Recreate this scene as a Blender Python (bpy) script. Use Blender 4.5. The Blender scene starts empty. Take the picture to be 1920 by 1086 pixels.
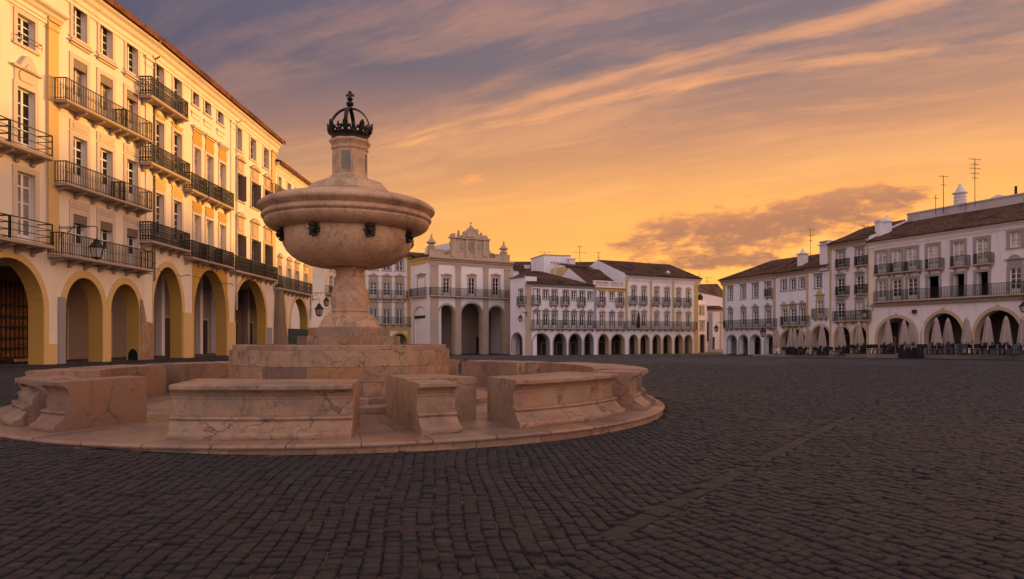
import bpy, bmesh, math, random
import numpy as np
from mathutils import Vector, Matrix
R = math.radians
random.seed(7); rng = np.random.default_rng(11)
scene = bpy.context.scene
COL = scene.collection

# ---------------------------------------------------------------- camera
EYE = 1.62; FPX = 1300.0; CX = 960.0; HY = 637.0      # eye height, focal length and horizon in photo pixels
cam_d = bpy.data.cameras.new('camera'); cam = bpy.data.objects.new('camera', cam_d); COL.objects.link(cam)
cam.location = (0, 0, EYE); cam.rotation_euler = (R(90), 0, 0)
cam_d.sensor_width = 36; cam_d.lens = FPX / 1920 * 36; cam_d.shift_y = (HY - 543) / 1920
cam_d.clip_start = 0.1; cam_d.clip_end = 5000
scene.camera = cam

# ---------------------------------------------------------------- light
SUN_AZ, SUN_EL = R(58), R(4.5)
to_sun = Vector((math.cos(SUN_EL) * math.sin(SUN_AZ), math.cos(SUN_EL) * math.cos(SUN_AZ), math.sin(SUN_EL)))
sun_d = bpy.data.lights.new('sun', 'SUN'); sun_d.energy = 5.0; sun_d.angle = R(2.6); sun_d.color = (1.0, 0.49, 0.11)
sun = bpy.data.objects.new('sun', sun_d); COL.objects.link(sun)
sun.rotation_euler = to_sun.to_track_quat('Z', 'Y').to_euler(); sun.location = (40, 40, 60)

vs = scene.view_settings
vs.view_transform = 'Standard'; vs.look = 'None'; vs.exposure = 0.0; vs.gamma = 1.0; vs.use_curve_mapping = False


class NT:
    """small helper to write node trees"""
    def __init__(s, tree): s.t = tree; s.n = tree.nodes; s.l = tree.links
    def node(s, typ, **kw):
        n = s.n.new(typ)
        for k, v in kw.items(): setattr(n, k, v)
        return n
    def put(s, sock, v):
        if hasattr(v, 'is_linked'): s.l.new(v, sock)
        else:
            try: sock.default_value = v
            except Exception: sock.default_value = (v[0], v[1], v[2], 1.0) if len(v) == 3 else v
    def m(s, op, a, b=0.0, c=0.0, clamp=False):
        n = s.node('ShaderNodeMath', operation=op, use_clamp=clamp)
        s.put(n.inputs[0], a); s.put(n.inputs[1], b); s.put(n.inputs[2], c)
        return n.outputs[0]
    def vm(s, op, a, b=(0, 0, 0)):
        n = s.node('ShaderNodeVectorMath', operation=op)
        s.put(n.inputs[0], a); s.put(n.inputs[1], b)
        return n.outputs['Value'] if op in ('DOT_PRODUCT', 'LENGTH') else n.outputs[0]
    def xyz(s, x=0.0, y=0.0, z=0.0):
        n = s.node('ShaderNodeCombineXYZ')
        for i, v in enumerate((x, y, z)): s.put(n.inputs[i], v)
        return n.outputs[0]
    def sep(s, v):
        n = s.node('ShaderNodeSeparateXYZ'); s.put(n.inputs[0], v); return n.outputs
    def mix(s, f, a, b, mode='MIX'):
        n = s.node('ShaderNodeMix', data_type='RGBA', blend_type=mode)
        s.put(n.inputs[0], f)
        for k, v in ((6, a), (7, b)):
            if not hasattr(v, 'is_linked') and len(v) == 3: v = (*v, 1.0)
            s.put(n.inputs[k], v)
        return n.outputs[2]
    def noise(s, vec, scale, detail=4.0, rough=0.55, dist=0.0, out='Fac'):
        n = s.node('ShaderNodeTexNoise')
        s.put(n.inputs['Vector'], vec); n.inputs['Scale'].default_value = scale
        n.inputs['Detail'].default_value = detail; n.inputs['Roughness'].default_value = rough
        n.inputs['Distortion'].default_value = dist
        return n.outputs[out]
    def vor(s, vec, scale, feature='F1', rnd=1.0, out='Distance'):
        n = s.node('ShaderNodeTexVoronoi', feature=feature)
        s.put(n.inputs['Vector'], vec); n.inputs['Scale'].default_value = scale
        n.inputs['Randomness'].default_value = rnd
        return n.outputs[out]
    def ss(s, v, lo, hi, a=0.0, b=1.0):
        n = s.node('ShaderNodeMapRange', interpolation_type='SMOOTHSTEP')
        s.put(n.inputs[0], v); s.put(n.inputs[1], lo); s.put(n.inputs[2], hi); s.put(n.inputs[3], a); s.put(n.inputs[4], b)
        return n.outputs[0]
    def ramp(s, f, stops):
        n = s.node('ShaderNodeValToRGB'); s.put(n.inputs[0], f)
        e = n.color_ramp.elements
        while len(e) < len(stops): e.new(0.5)
        for i, (p, c) in enumerate(stops): e[i].position = p; e[i].color = (*c, 1.0)
        return n.outputs[0]


def srgb(r, g, b):
    f = lambda c: c / 12.92 if c <= 0.04045 else ((c + 0.055) / 1.055) ** 2.4
    return tuple(f(c / 255) for c in (r, g, b))

# ---------------------------------------------------------------- sky
world = bpy.data.worlds.new('World'); scene.world = world; world.use_nodes = True
def build_sky():
    t = NT(world.node_tree); t.n.clear()
    BG = 0.1
    d = t.node('ShaderNodeTexCoord').outputs['Generated']
    x, y, z = t.sep(d)
    zc = t.m('MAXIMUM', z, 0.0)
    az = t.m('ARCTAN2', x, y)                       # from straight ahead towards the right
    el = t.m('ARCSINE', z)
    sunv = t.vm('DOT_PRODUCT', d, (math.sin(R(36)), math.cos(R(36)), 0.0))   # 1 towards the glow
    # clear sky: two elevation ramps blended by how far from the glow we look
    e01 = t.m('DIVIDE', zc, 0.9, clamp=True)
    glow = t.ramp(e01, [(0.0, srgb(250, 168, 58)), (0.10, srgb(248, 176, 78)), (0.20, srgb(238, 164, 84)),
                        (0.30, srgb(184, 130, 96)), (0.40, srgb(120, 102, 104)), (0.7, srgb(100, 94, 112)), (1.0, srgb(100, 100, 136))])
    away = t.ramp(e01, [(0.0, srgb(204, 140, 100)), (0.12, srgb(180, 128, 102)), (0.26, srgb(124, 100, 100)),
                        (0.40, srgb(70, 72, 94)), (0.6, srgb(70, 76, 106)), (1.0, srgb(92, 98, 138))])
    f = t.ss(sunv, 0.18, 0.95)
    base = t.mix(f, away, glow)
    # high cirrus: streaks on a flat layer far above
    den = t.m('ADD', zc, 0.10)
    u = t.m('DIVIDE', x, den); v = t.m('DIVIDE', y, den)
    wn = t.m('SUBTRACT', t.noise(t.xyz(u, v, 3.1), 0.8, 3), 0.5)
    def rot(ax, ay): return t.m('ADD', t.m('MULTIPLY', u, ay), t.m('MULTIPLY', v, -ax)), t.m('ADD', t.m('ADD', t.m('MULTIPLY', u, ax), t.m('MULTIPLY', v, ay)), t.m('MULTIPLY', wn, 0.30))
    a, b2 = rot(0.50, 0.866)                   # along and across the streaks
    band = t.noise(t.xyz(t.m('MULTIPLY', a, 0.13), b2, 1.7), 1.5, 4, 0.55)
    fine = t.noise(t.xyz(t.m('MULTIPLY', a, 0.55), t.m('MULTIPLY', b2, 1.9), 5.2), 3.2, 8, 0.68, 0.25)
    soft = t.noise(t.xyz(t.m('MULTIPLY', a, 0.6), b2, 9.2), 1.3, 5, 0.6)
    c1 = t.ss(t.m('ADD', t.m('ADD', t.m('MULTIPLY', band, 0.46), t.m('MULTIPLY', fine, 0.30)), t.m('MULTIPLY', soft, 0.26)), 0.46, 0.62)
    def streak(ax, ay, b0, w, amp, thr, pw=1.3):
        aa, bb = rot(ax, ay)
        k = t.m('SUBTRACT', 1.0, t.m('DIVIDE', t.m('ABSOLUTE', t.m('SUBTRACT', bb, b0)), w), clamp=True)
        k = t.m('ADD', t.m('POWER', k, pw), t.m('ADD', t.m('MULTIPLY', t.m('SUBTRACT', fine, 0.5), 2.6), t.m('MULTIPLY', t.m('SUBTRACT', soft, 0.5), 1.6)))
        k = t.m('MULTIPLY', t.ss(k, thr, 1.65), t.ss(bb, b0 - w, b0 - w * 0.55))
        return t.m('MULTIPLY', t.m('MULTIPLY', k, t.ss(bb, b0 + w, b0 + w * 0.4)), amp)
    c1 = t.m('MULTIPLY', c1, 0.40)
    c1 = t.m('MAXIMUM', c1, streak(0.565, 0.825, 1.86, 0.12, 0.72, 0.46, 1.0))
    c1 = t.m('MAXIMUM', c1, streak(0.447, 0.894, 2.13, 0.15, 0.85, 0.42, 1.0))
    c1 = t.m('MAXIMUM', c1, streak(0.40, 0.916, 2.45, 0.24, 0.6, 0.45, 1.0))
    c1 = t.m('MULTIPLY', c1, t.ss(sunv, 0.15, 0.80))
    cir_col = t.ramp(e01, [(0.0, srgb(254, 190, 88)), (0.2, srgb(252, 186, 110)), (0.34, srgb(246, 168, 102)), (0.5, srgb(234, 158, 110)), (1.0, srgb(178, 142, 140))])
    base = t.mix(t.m('MULTIPLY', c1, 0.85, clamp=True), base, cir_col)
    # low cloud bank over the roofs on the right
    ad = t.m('MULTIPLY', az, 57.2958); ed = t.m('MULTIPLY', el, 57.2958)
    cn = t.noise(t.xyz(t.m('MULTIPLY', ad, 0.15), t.m('MULTIPLY', ed, 0.46), 0.4), 1.15, 8, 0.62, 0.3)
    cn2 = t.noise(t.xyz(t.m('MULTIPLY', ad, 0.35), t.m('MULTIPLY', ed, 0.8), 7.4), 1.5, 6, 0.62)
    def blob(a0, e0, wa, we, tilt=0.0):
        da = t.m('SUBTRACT', ad, a0)
        de = t.m('SUBTRACT', t.m('SUBTRACT', ed, e0), t.m('MULTIPLY', da, tilt))
        q = t.m('ADD', t.m('POWER', t.m('DIVIDE', da, wa), 2.0), t.m('POWER', t.m('DIVIDE', de, we), 2.0))
        return t.m('SUBTRACT', 1.0, q, clamp=True)
    env = blob(18.5, 8.6, 15.5, 3.1, 0.075)
    env = t.m('MAXIMUM', env, blob(26.0, 9.6, 7.5, 3.0, 0.03))
    env = t.m('MAXIMUM', env, t.m('MULTIPLY', blob(16.0, 6.2, 13.0, 1.3, 0.02), 0.85))
    env = t.m('MAXIMUM', env, t.m('MULTIPLY', blob(3.0, 8.6, 4.2, 0.9, 0.0), 0.50))
    env = t.m('MAXIMUM', env, t.m('MULTIPLY', blob(-3.2, 13.0, 2.6, 1.0, 0.1), 0.46))
    mass = t.m('ADD', t.m('MULTIPLY', env, 0.42), t.m('ADD', t.m('MULTIPLY', cn, 0.66), t.m('MULTIPLY', cn2, 0.40)))
    low = t.ss(mass, 0.72, 0.84)
    low = t.m('MULTIPLY', low, t.ss(env, 0.0, 0.22))
    body = t.mix(t.ss(mass, 0.76, 0.92), srgb(244, 160, 80), srgb(156, 104, 82))
    body = t.mix(t.ss(cn2, 0.5, 0.74, 0.0, 0.5), body, srgb(226, 146, 84))
    body = t.mix(t.ss(t.m('SUBTRACT', ed, t.m('MULTIPLY', ad, 0.10)), 6.6, 9.6, 0.0, 0.42), body, srgb(236, 158, 92))
    base = t.mix(t.m('MULTIPLY', low, 0.92), base, body)
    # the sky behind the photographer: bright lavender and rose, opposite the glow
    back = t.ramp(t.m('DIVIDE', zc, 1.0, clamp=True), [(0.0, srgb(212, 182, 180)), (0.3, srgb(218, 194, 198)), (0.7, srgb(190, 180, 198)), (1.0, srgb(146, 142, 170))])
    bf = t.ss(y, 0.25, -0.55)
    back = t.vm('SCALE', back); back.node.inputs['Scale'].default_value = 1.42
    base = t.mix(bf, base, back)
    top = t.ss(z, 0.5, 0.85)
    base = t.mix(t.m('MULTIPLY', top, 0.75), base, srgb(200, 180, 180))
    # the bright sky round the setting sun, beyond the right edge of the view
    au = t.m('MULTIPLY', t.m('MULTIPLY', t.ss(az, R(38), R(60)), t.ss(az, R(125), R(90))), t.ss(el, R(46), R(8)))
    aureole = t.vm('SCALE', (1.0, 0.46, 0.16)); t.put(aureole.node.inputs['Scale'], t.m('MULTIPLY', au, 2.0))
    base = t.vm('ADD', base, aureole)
    gnd = t.ss(z, -0.02, 0.0)
    base = t.mix(gnd, srgb(70, 58, 54), base)
    sky = t.node('ShaderNodeTexSky', sky_type='NISHITA')
    sky.sun_disc = False; sky.sun_elevation = SUN_EL; sky.sun_rotation = SUN_AZ; sky.altitude = 300
    sky.air_density = 1.2; sky.dust_density = 3.0; sky.ozone_density = 2.0
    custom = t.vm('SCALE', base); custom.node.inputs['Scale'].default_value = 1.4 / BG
    scol = t.vm('SCALE', sky.outputs[0]); scol.node.inputs['Scale'].default_value = 1.0
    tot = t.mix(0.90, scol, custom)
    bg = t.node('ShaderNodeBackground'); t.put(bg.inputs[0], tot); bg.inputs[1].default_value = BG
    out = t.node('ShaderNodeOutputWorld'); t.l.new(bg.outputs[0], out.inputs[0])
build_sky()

# ---------------------------------------------------------------- materials
MATS = {}
def new_mat(name):
    m = bpy.data.materials.new(name); m.use_nodes = True
    t = NT(m.node_tree); bsdf = t.n['Principled BSDF']; MATS[name] = m
    return m, t, bsdf
def wpos(t): return t.node('ShaderNodeNewGeometry').outputs['Position']
def tint(t): return t.node('ShaderNodeAttribute', attribute_name='tint').outputs['Fac']
def bump(t, bsdf, h, dist=0.02, strength=0.6):
    n = t.node('ShaderNodeBump'); n.inputs['Strength'].default_value = strength; n.inputs['Distance'].default_value = dist
    t.put(n.inputs['Height'], h); t.l.new(n.outputs[0], bsdf.inputs['Normal'])

def plaster(name, col, stain=(0.42, 0.36, 0.32), amt=0.35, rough=0.9):
    m, t, b = new_mat(name); p = wpos(t)
    x, y, z = t.sep(p)
    n1 = t.noise(p, 0.35, 6, 0.62)
    n2 = t.noise(t.xyz(t.m('MULTIPLY', x, 1.6), t.m('MULTIPLY', y, 1.6), t.m('MULTIPLY', z, 0.22)), 1.1, 6, 0.65)   # runs down the wall
    n3 = t.noise(p, 7.0, 4, 0.6)
    f = t.m('ADD', t.ss(n1, 0.48, 0.78, 0, 0.7), t.ss(n2, 0.52, 0.78, 0, 0.8), clamp=True)
    c = t.mix(t.m('MULTIPLY', f, amt), col, stain)
    c = t.mix(t.ss(n3, 0.3, 0.75, 0.0, 0.14), c, tuple(k * 0.72 for k in col))
    t.put(b.inputs['Base Color'], c); b.inputs['Roughness'].default_value = rough
    b.inputs['Specular IOR Level'].default_value = 0.2
    bump(t, b, t.m('ADD', t.noise(p, 28, 3), t.m('MULTIPLY', n1, 2.0)), 0.01, 0.35)
    return m
plaster('plaster_cream', (0.78, 0.67, 0.52), (0.50, 0.37, 0.25), 0.75)
plaster('plaster_white', (0.82, 0.78, 0.755))
plaster('plaster_lilac', (0.80, 0.77, 0.79), (0.46, 0.38, 0.34), 0.50)
plaster('plaster_rose', (0.77, 0.68, 0.66), (0.40, 0.34, 0.34), 0.6)
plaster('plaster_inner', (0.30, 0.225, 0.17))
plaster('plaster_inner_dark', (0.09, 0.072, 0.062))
plaster('ochre', (0.53, 0.30, 0.065), (0.40, 0.24, 0.09), 0.30)
plaster('ochre_light', (0.64, 0.44, 0.17), (0.46, 0.32, 0.17), 0.3)
plaster('ochre_yellow', (0.56, 0.38, 0.12), (0.40, 0.30, 0.17), 0.5)
plaster('stone_brown', (0.24, 0.165, 0.115), (0.10, 0.08, 0.065), 0.9)
plaster('stone_grey', (0.33, 0.30, 0.285), (0.20, 0.18, 0.17), 0.5)
plaster('stone_cream', (0.62, 0.50, 0.38), (0.42, 0.33, 0.26), 0.4)
plaster('dado_pale', (0.36, 0.40, 0.44))
plaster('stone_crest', (0.46, 0.35, 0.26), (0.16, 0.12, 0.095), 0.85)
plaster('stone_beige', (0.47, 0.365, 0.275), (0.27, 0.22, 0.19), 0.5)
plaster('stone_tan', (0.50, 0.375, 0.235), (0.33, 0.24, 0.15), 0.4)
plaster('stone_ledge', (0.42, 0.32, 0.235), (0.20, 0.15, 0.115), 0.6)
plaster('stone_slab', (0.30, 0.235, 0.185), (0.13, 0.11, 0.10), 0.6)
plaster('parapet_dirty', (0.50, 0.44, 0.42), (0.12, 0.11, 0.11), 0.95)
plaster('dado_grey', (0.30, 0.27, 0.25), (0.2, 0.18, 0.17), 0.4)

def simple(name, col, rough=0.6, metal=0.0, var=0.3, scale=6.0, bmp=0.0):
    m, t, b = new_mat(name); p = wpos(t)
    n = t.noise(p, scale, 5, 0.6)
    c = t.mix(t.ss(n, 0.3, 0.75, 0, var), col, tuple(k * 0.45 for k in col))
    t.put(b.inputs['Base Color'], c); b.inputs['Roughness'].default_value = rough; b.inputs['Metallic'].default_value = metal
    if bmp: bump(t, b, n, bmp, 0.6)
    return m
simple('iron', (0.004, 0.004, 0.004), 0.6, 0.0)
simple('bronze', (0.030, 0.024, 0.016), 0.42, 0.6, 0.5, 9.0, 0.01)
simple('white_paint', (0.74, 0.71, 0.66), 0.55, 0, 0.15, 3.0)
simple('cream_paint', (0.62, 0.53, 0.40), 0.55, 0, 0.2, 3.0)
simple('shutter_box', (0.16, 0.11, 0.085), 0.6, 0, 0.3)
simple('door_dark', (0.045, 0.030, 0.022), 0.6, 0, 0.5, 3.0)
simple('dark_inside', (0.012, 0.010, 0.009), 0.9, 0, 0.3)
simple('furniture', (0.014, 0.014, 0.016), 0.5, 0.0, 0.3)
simple('planter_black', (0.018, 0.019, 0.022), 0.6, 0.0, 0.3)
simple('pole_white', (0.42, 0.40, 0.40), 0.5, 0.0, 0.2)
simple('lamp_glass', (0.40, 0.33, 0.28), 0.35, 0.0, 0.2)
simple('green_hoarding', (0.010, 0.035, 0.032), 0.5, 0, 0.6, 4.0)
simple('leaf', (0.035, 0.055, 0.022), 0.7, 0, 0.6, 12.0)
simple('terracotta_pot', (0.30, 0.14, 0.08), 0.8)
simple('flag_cloth', (0.02, 0.025, 0.02), 0.8, 0, 0.6, 5)
simple('pale_board', (0.62, 0.55, 0.50), 0.6, 0, 0.1)
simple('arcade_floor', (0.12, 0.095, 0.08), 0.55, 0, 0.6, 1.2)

def glass(name, col, rough):
    m, t, b = new_mat(name); p = wpos(t)
    n = t.noise(p, 0.9, 3)
    t.put(b.inputs['Base Color'], t.mix(t.ss(n, 0.35, 0.7), col, tuple(k * 0.35 for k in col)))
    b.inputs['Roughness'].default_value = rough; b.inputs['Specular IOR Level'].default_value = 0.75
    bump(t, b, t.noise(p, 1.7, 2), 0.05, 0.25)
glass('glass_dark', (0.010, 0.009, 0.009), 0.06)
glass('glass_curtain', (0.28, 0.23, 0.19), 0.12)
glass('glass_blind', (0.60, 0.53, 0.42), 0.25)

def wood():
    m, t, b = new_mat('wood_gate'); p = wpos(t); x, y, z = t.sep(p)
    g = t.noise(t.xyz(t.m('MULTIPLY', x, 1.0), t.m('MULTIPLY', y, 1.0), t.m('MULTIPLY', z, 9.0)), 1.6, 6, 0.7)
    c = t.ramp(g, [(0.25, (0.05, 0.018, 0.006)), (0.5, (0.24, 0.085, 0.022)), (0.75, (0.42, 0.19, 0.06))])
    t.put(b.inputs['Base Color'], c); b.inputs['Roughness'].default_value = 0.6
    bump(t, b, g, 0.02)
wood()

def tiles(name, c0, c1, c2):
    m, t, b = new_mat(name); p = wpos(t)
    n = t.noise(p, 1.3, 6, 0.7); k = t.vor(p, 4.5, out='Color'); kx = t.sep(k)[0]
    c = t.mix(t.ss(n, 0.38, 0.6), c0, c1)
    c = t.mix(t.m('MULTIPLY', kx, 0.75), c, c2)
    c = t.mix(t.ss(t.noise(p, 0.45, 5, 0.7), 0.48, 0.64, 0, 0.7), c, tuple(k_ * 0.45 for k_ in c1))
    c = t.mix(t.ss(t.noise(p, 3.2, 5, 0.7), 0.58, 0.72, 0, 0.6), c, (0.17, 0.12, 0.05))      # lichen
    t.put(b.inputs['Base Color'], c); b.inputs['Roughness'].default_value = 0.9; b.inputs['Specular IOR Level'].default_value = 0.15
    bump(t, b, t.noise(p, 9, 4), 0.02, 0.5)
tiles('roof_tiles', (0.085, 0.043, 0.028), (0.04, 0.025, 0.020), (0.17, 0.085, 0.05))
tiles('roof_tiles_red', (0.17, 0.06, 0.03), (0.10, 0.038, 0.022), (0.23, 0.09, 0.045))

def marble(name, c_cream, c_pink, c_dark, vein=0.75, vscale=1.0, ochre=0.0, grime=0.45, gloss=0.0):
    m, t, b = new_mat(name); p = wpos(t); tn = tint(t)
    pw = t.vm('ADD', p, t.vm('SCALE', t.vm('SUBTRACT', t.noise(p, 1.3, 5, 0.6, out='Color'), (0.5, 0.5, 0.5))))
    pw.node.inputs[1].links[0].from_node.inputs['Scale'].default_value = 1.15
    off = t.xyz(t.m('MULTIPLY', tn, 37.0), t.m('MULTIPLY', tn, 17.0), t.m('MULTIPLY', tn, 23.0))
    q = t.vm('ADD', pw, off)
    big = t.noise(q, 0.9, 5, 0.6)
    c = t.mix(t.ss(big, 0.38, 0.66), c_pink, c_cream)
    # every block its own stone
    c = t.mix(t.ss(tn, 0.50, 1.0, 0.0, 0.75), c, c_cream)
    c = t.mix(t.ss(tn, 0.34, 0.0, 0.0, 0.85), c, c_dark)
    c = t.mix(t.ss(tn, 0.905, 0.915, 0.0, ochre), c, (0.36, 0.17, 0.06))
    v1 = t.vor(q, 1.05 * vscale, 'DISTANCE_TO_EDGE')
    gate = t.ss(t.noise(t.vm('ADD', q, (5, 3, 1)), 1.1 * vscale, 4), 0.42, 0.56)
    vv = t.m('MULTIPLY', t.ss(v1, 0.030, 0.0), gate)
    v2 = t.vor(t.vm('ADD', q, (9, 2, 4)), 4.0 * vscale, 'DISTANCE_TO_EDGE')
    gate2 = t.ss(t.noise(t.vm('ADD', q, (2, 8, 4)), 1.6, 4), 0.48, 0.62)
    vv = t.m('MAXIMUM', vv, t.m('MULTIPLY', t.m('MULTIPLY', t.ss(v2, 0.05, 0.0), gate2), 0.8))
    c = t.mix(t.m('MULTIPLY', vv, vein), c, (0.075, 0.05, 0.045))
    sp = t.noise(p, 16, 6, 0.75)
    c = t.mix(t.ss(sp, 0.47, 0.70, 0, 0.5), c, (0.16, 0.10, 0.08))
    md = t.noise(q, 4.2, 6, 0.7); c = t.mix(t.ss(md, 0.48, 0.7, 0, 0.5), c, c_dark)
    pit = t.noise(p, 45, 4, 0.75); c = t.mix(t.ss(pit, 0.56, 0.72, 0, 0.6), c, (0.10, 0.07, 0.055))
    st = t.noise(p, 0.9, 6, 0.65); x, y, z = t.sep(p)
    run = t.noise(t.xyz(t.m('MULTIPLY', x, 3.2), t.m('MULTIPLY', y, 3.2), t.m('MULTIPLY', z, 0.5)), 1.0, 6, 0.7)
    c = t.mix(t.ss(st, 0.46, 0.68, 0, grime), c, (0.175, 0.135, 0.105))
    c = t.mix(t.ss(run, 0.55, 0.74, 0, grime), c, (0.10, 0.075, 0.06))
    t.put(b.inputs['Base Color'], c)
    t.put(b.inputs['Roughness'], t.ss(st, 0.3, 0.7, 0.42 - gloss, 0.7 - gloss)); b.inputs['Specular IOR Level'].default_value = 0.35
    bump(t, b, t.m('ADD', t.m('MULTIPLY', sp, 0.6), t.m('MULTIPLY', t.noise(p, 3.5, 4), 1.0)), 0.012, 0.5)
    return m
marble('marble_pink', (0.3604, 0.2336, 0.1373), (0.3326, 0.1730, 0.1047), (0.2125, 0.1168, 0.0759), 0.9, 1.0, 0.2, 0.65)
marble('marble_block', (0.4066, 0.2682, 0.1481), (0.3326, 0.1730, 0.1011), (0.1294, 0.0692, 0.0433), 1.0, 1.5, 0.95, 0.65)
marble('marble_smooth', (0.6402, 0.4096, 0.2252), (0.5655, 0.3397, 0.1919), (0.4481, 0.2698, 0.1543), 0.5, 0.6, 0.0, 0.65)
marble('marble_floor', (0.3311, 0.2126, 0.1331), (0.2933, 0.1550, 0.0961), (0.1514, 0.0886, 0.0629), 0.75, 1.0, 0.1, 0.55, 0.16)
plaster('granite_panel', (0.25, 0.21, 0.18), (0.1, 0.085, 0.08), 0.9)

def cobble_mat():
    m, t, b = new_mat('cobble'); p = wpos(t); tn = tint(t)
    c = t.ramp(tn, [(0.0, (0.0106, 0.0109, 0.0124)), (0.4, (0.0174, 0.0174, 0.0196)), (0.8, (0.0255, 0.0249, 0.0270)), (0.96, (0.0360, 0.0336, 0.0342)), (1.0, (0.0622, 0.0547, 0.0516))])
    n = t.noise(p, 22, 7, 0.82)
    c = t.mix(t.ss(n, 0.47, 0.68, 0, 0.75), c, (0.095, 0.086, 0.086))
    c = t.mix(t.ss(t.noise(t.vm('ADD', p, (3, 9, 1)), 34, 5, 0.8), 0.50, 0.66, 0, 0.85), c, (0.005, 0.0045, 0.005))
    big = t.noise(p, 0.23, 5, 0.6)
    c = t.mix(t.ss(big, 0.42, 0.7, 0, 0.45), c, (0.019, 0.018, 0.020))
    warm = t.noise(t.vm('ADD', p, (31, 7, 2)), 0.16, 4, 0.6)
    c = t.mix(t.ss(warm, 0.46, 0.66, 0, 0.30), c, (0.060, 0.042, 0.032))
    t.put(b.inputs['Base Color'], c); t.put(b.inputs['Roughness'], t.ss(n, 0.3, 0.7, 0.36, 0.75))
    b.inputs['Specular IOR Level'].default_value = 0.36
    bump(t, b, t.m('ADD', n, t.m('MULTIPLY', t.noise(p, 80, 3), 0.4)), 0.045, 1.0)
cobble_mat()

def ground_mat():
    m, t, b = new_mat('ground_setts'); p = wpos(t); x, y, z = t.sep(p)
    def bricks(ang):
        ca, sa = math.cos(ang), math.sin(ang)
        u = t.m('ADD', t.m('MULTIPLY', x, ca), t.m('MULTIPLY', y, sa)); v = t.m('ADD', t.m('MULTIPLY', x, -sa), t.m('MULTIPLY', y, ca))
        wob = t.m('MULTIPLY', t.noise(p, 0.5, 3), 0.5)
        n = t.node('ShaderNodeTexBrick'); t.put(n.inputs['Vector'], t.xyz(t.m('ADD', v, wob), t.m('ADD', u, wob), 0.0))
        n.inputs['Scale'].default_value = 1.0; n.inputs['Brick Width'].default_value = 0.14; n.inputs['Row Height'].default_value = 0.145
        n.inputs['Mortar Size'].default_value = 0.012; n.inputs['Mortar Smooth'].default_value = 0.3
        n.inputs['Color1'].default_value = (0.021, 0.0205, 0.024, 1); n.inputs['Color2'].default_value = (0.058, 0.055, 0.060, 1); n.inputs['Mortar'].default_value = (0.008, 0.007, 0.007, 1)
        return n
    n = bricks(R(12))
    big = t.noise(p, 0.11, 6, 0.65); med = t.noise(t.xyz(t.m('MULTIPLY', x, 0.35), y, 0.0), 0.5, 5, 0.6)
    c = t.mix(t.ss(big, 0.4, 0.66, 0, 0.55), n.outputs['Color'], (0.026, 0.026, 0.032))
    c = t.mix(t.ss(med, 0.45, 0.7, 0, 0.4), c, (0.060, 0.056, 0.060))
    # sandy bed shows between the near stones
    near = t.m('MULTIPLY', t.ss(y, 44.0, 47.0, 1.0, 0.0), t.ss(y, -1.0, 0.5))
    bed = t.mix(t.ss(t.noise(p, 2.6, 7, 0.75), 0.47, 0.60), (0.004, 0.0035, 0.003), (0.15, 0.085, 0.038))
    c = t.mix(near, c, bed)
    t.put(b.inputs['Base Color'], c); b.inputs['Roughness'].default_value = 0.7; b.inputs['Specular IOR Level'].default_value = 0.3
    bump(t, b, t.m('SUBTRACT', t.m('MULTIPLY', t.noise(p, 14, 3), 0.4), n.outputs['Fac']), 0.012, 0.7)
ground_mat()

def canvas():
    m, t, b = new_mat('canvas'); p = wpos(t); x, y, z = t.sep(p)
    n = t.noise(t.xyz(t.m('MULTIPLY', x, 5.0), t.m('MULTIPLY', y, 5.0), z), 1.2, 5)
    t.put(b.inputs['Base Color'], t.mix(t.ss(n, 0.4, 0.7, 0, 0.4), (0.34, 0.265, 0.225), (0.20, 0.155, 0.135)))
    b.inputs['Roughness'].default_value = 0.9
canvas()

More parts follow.
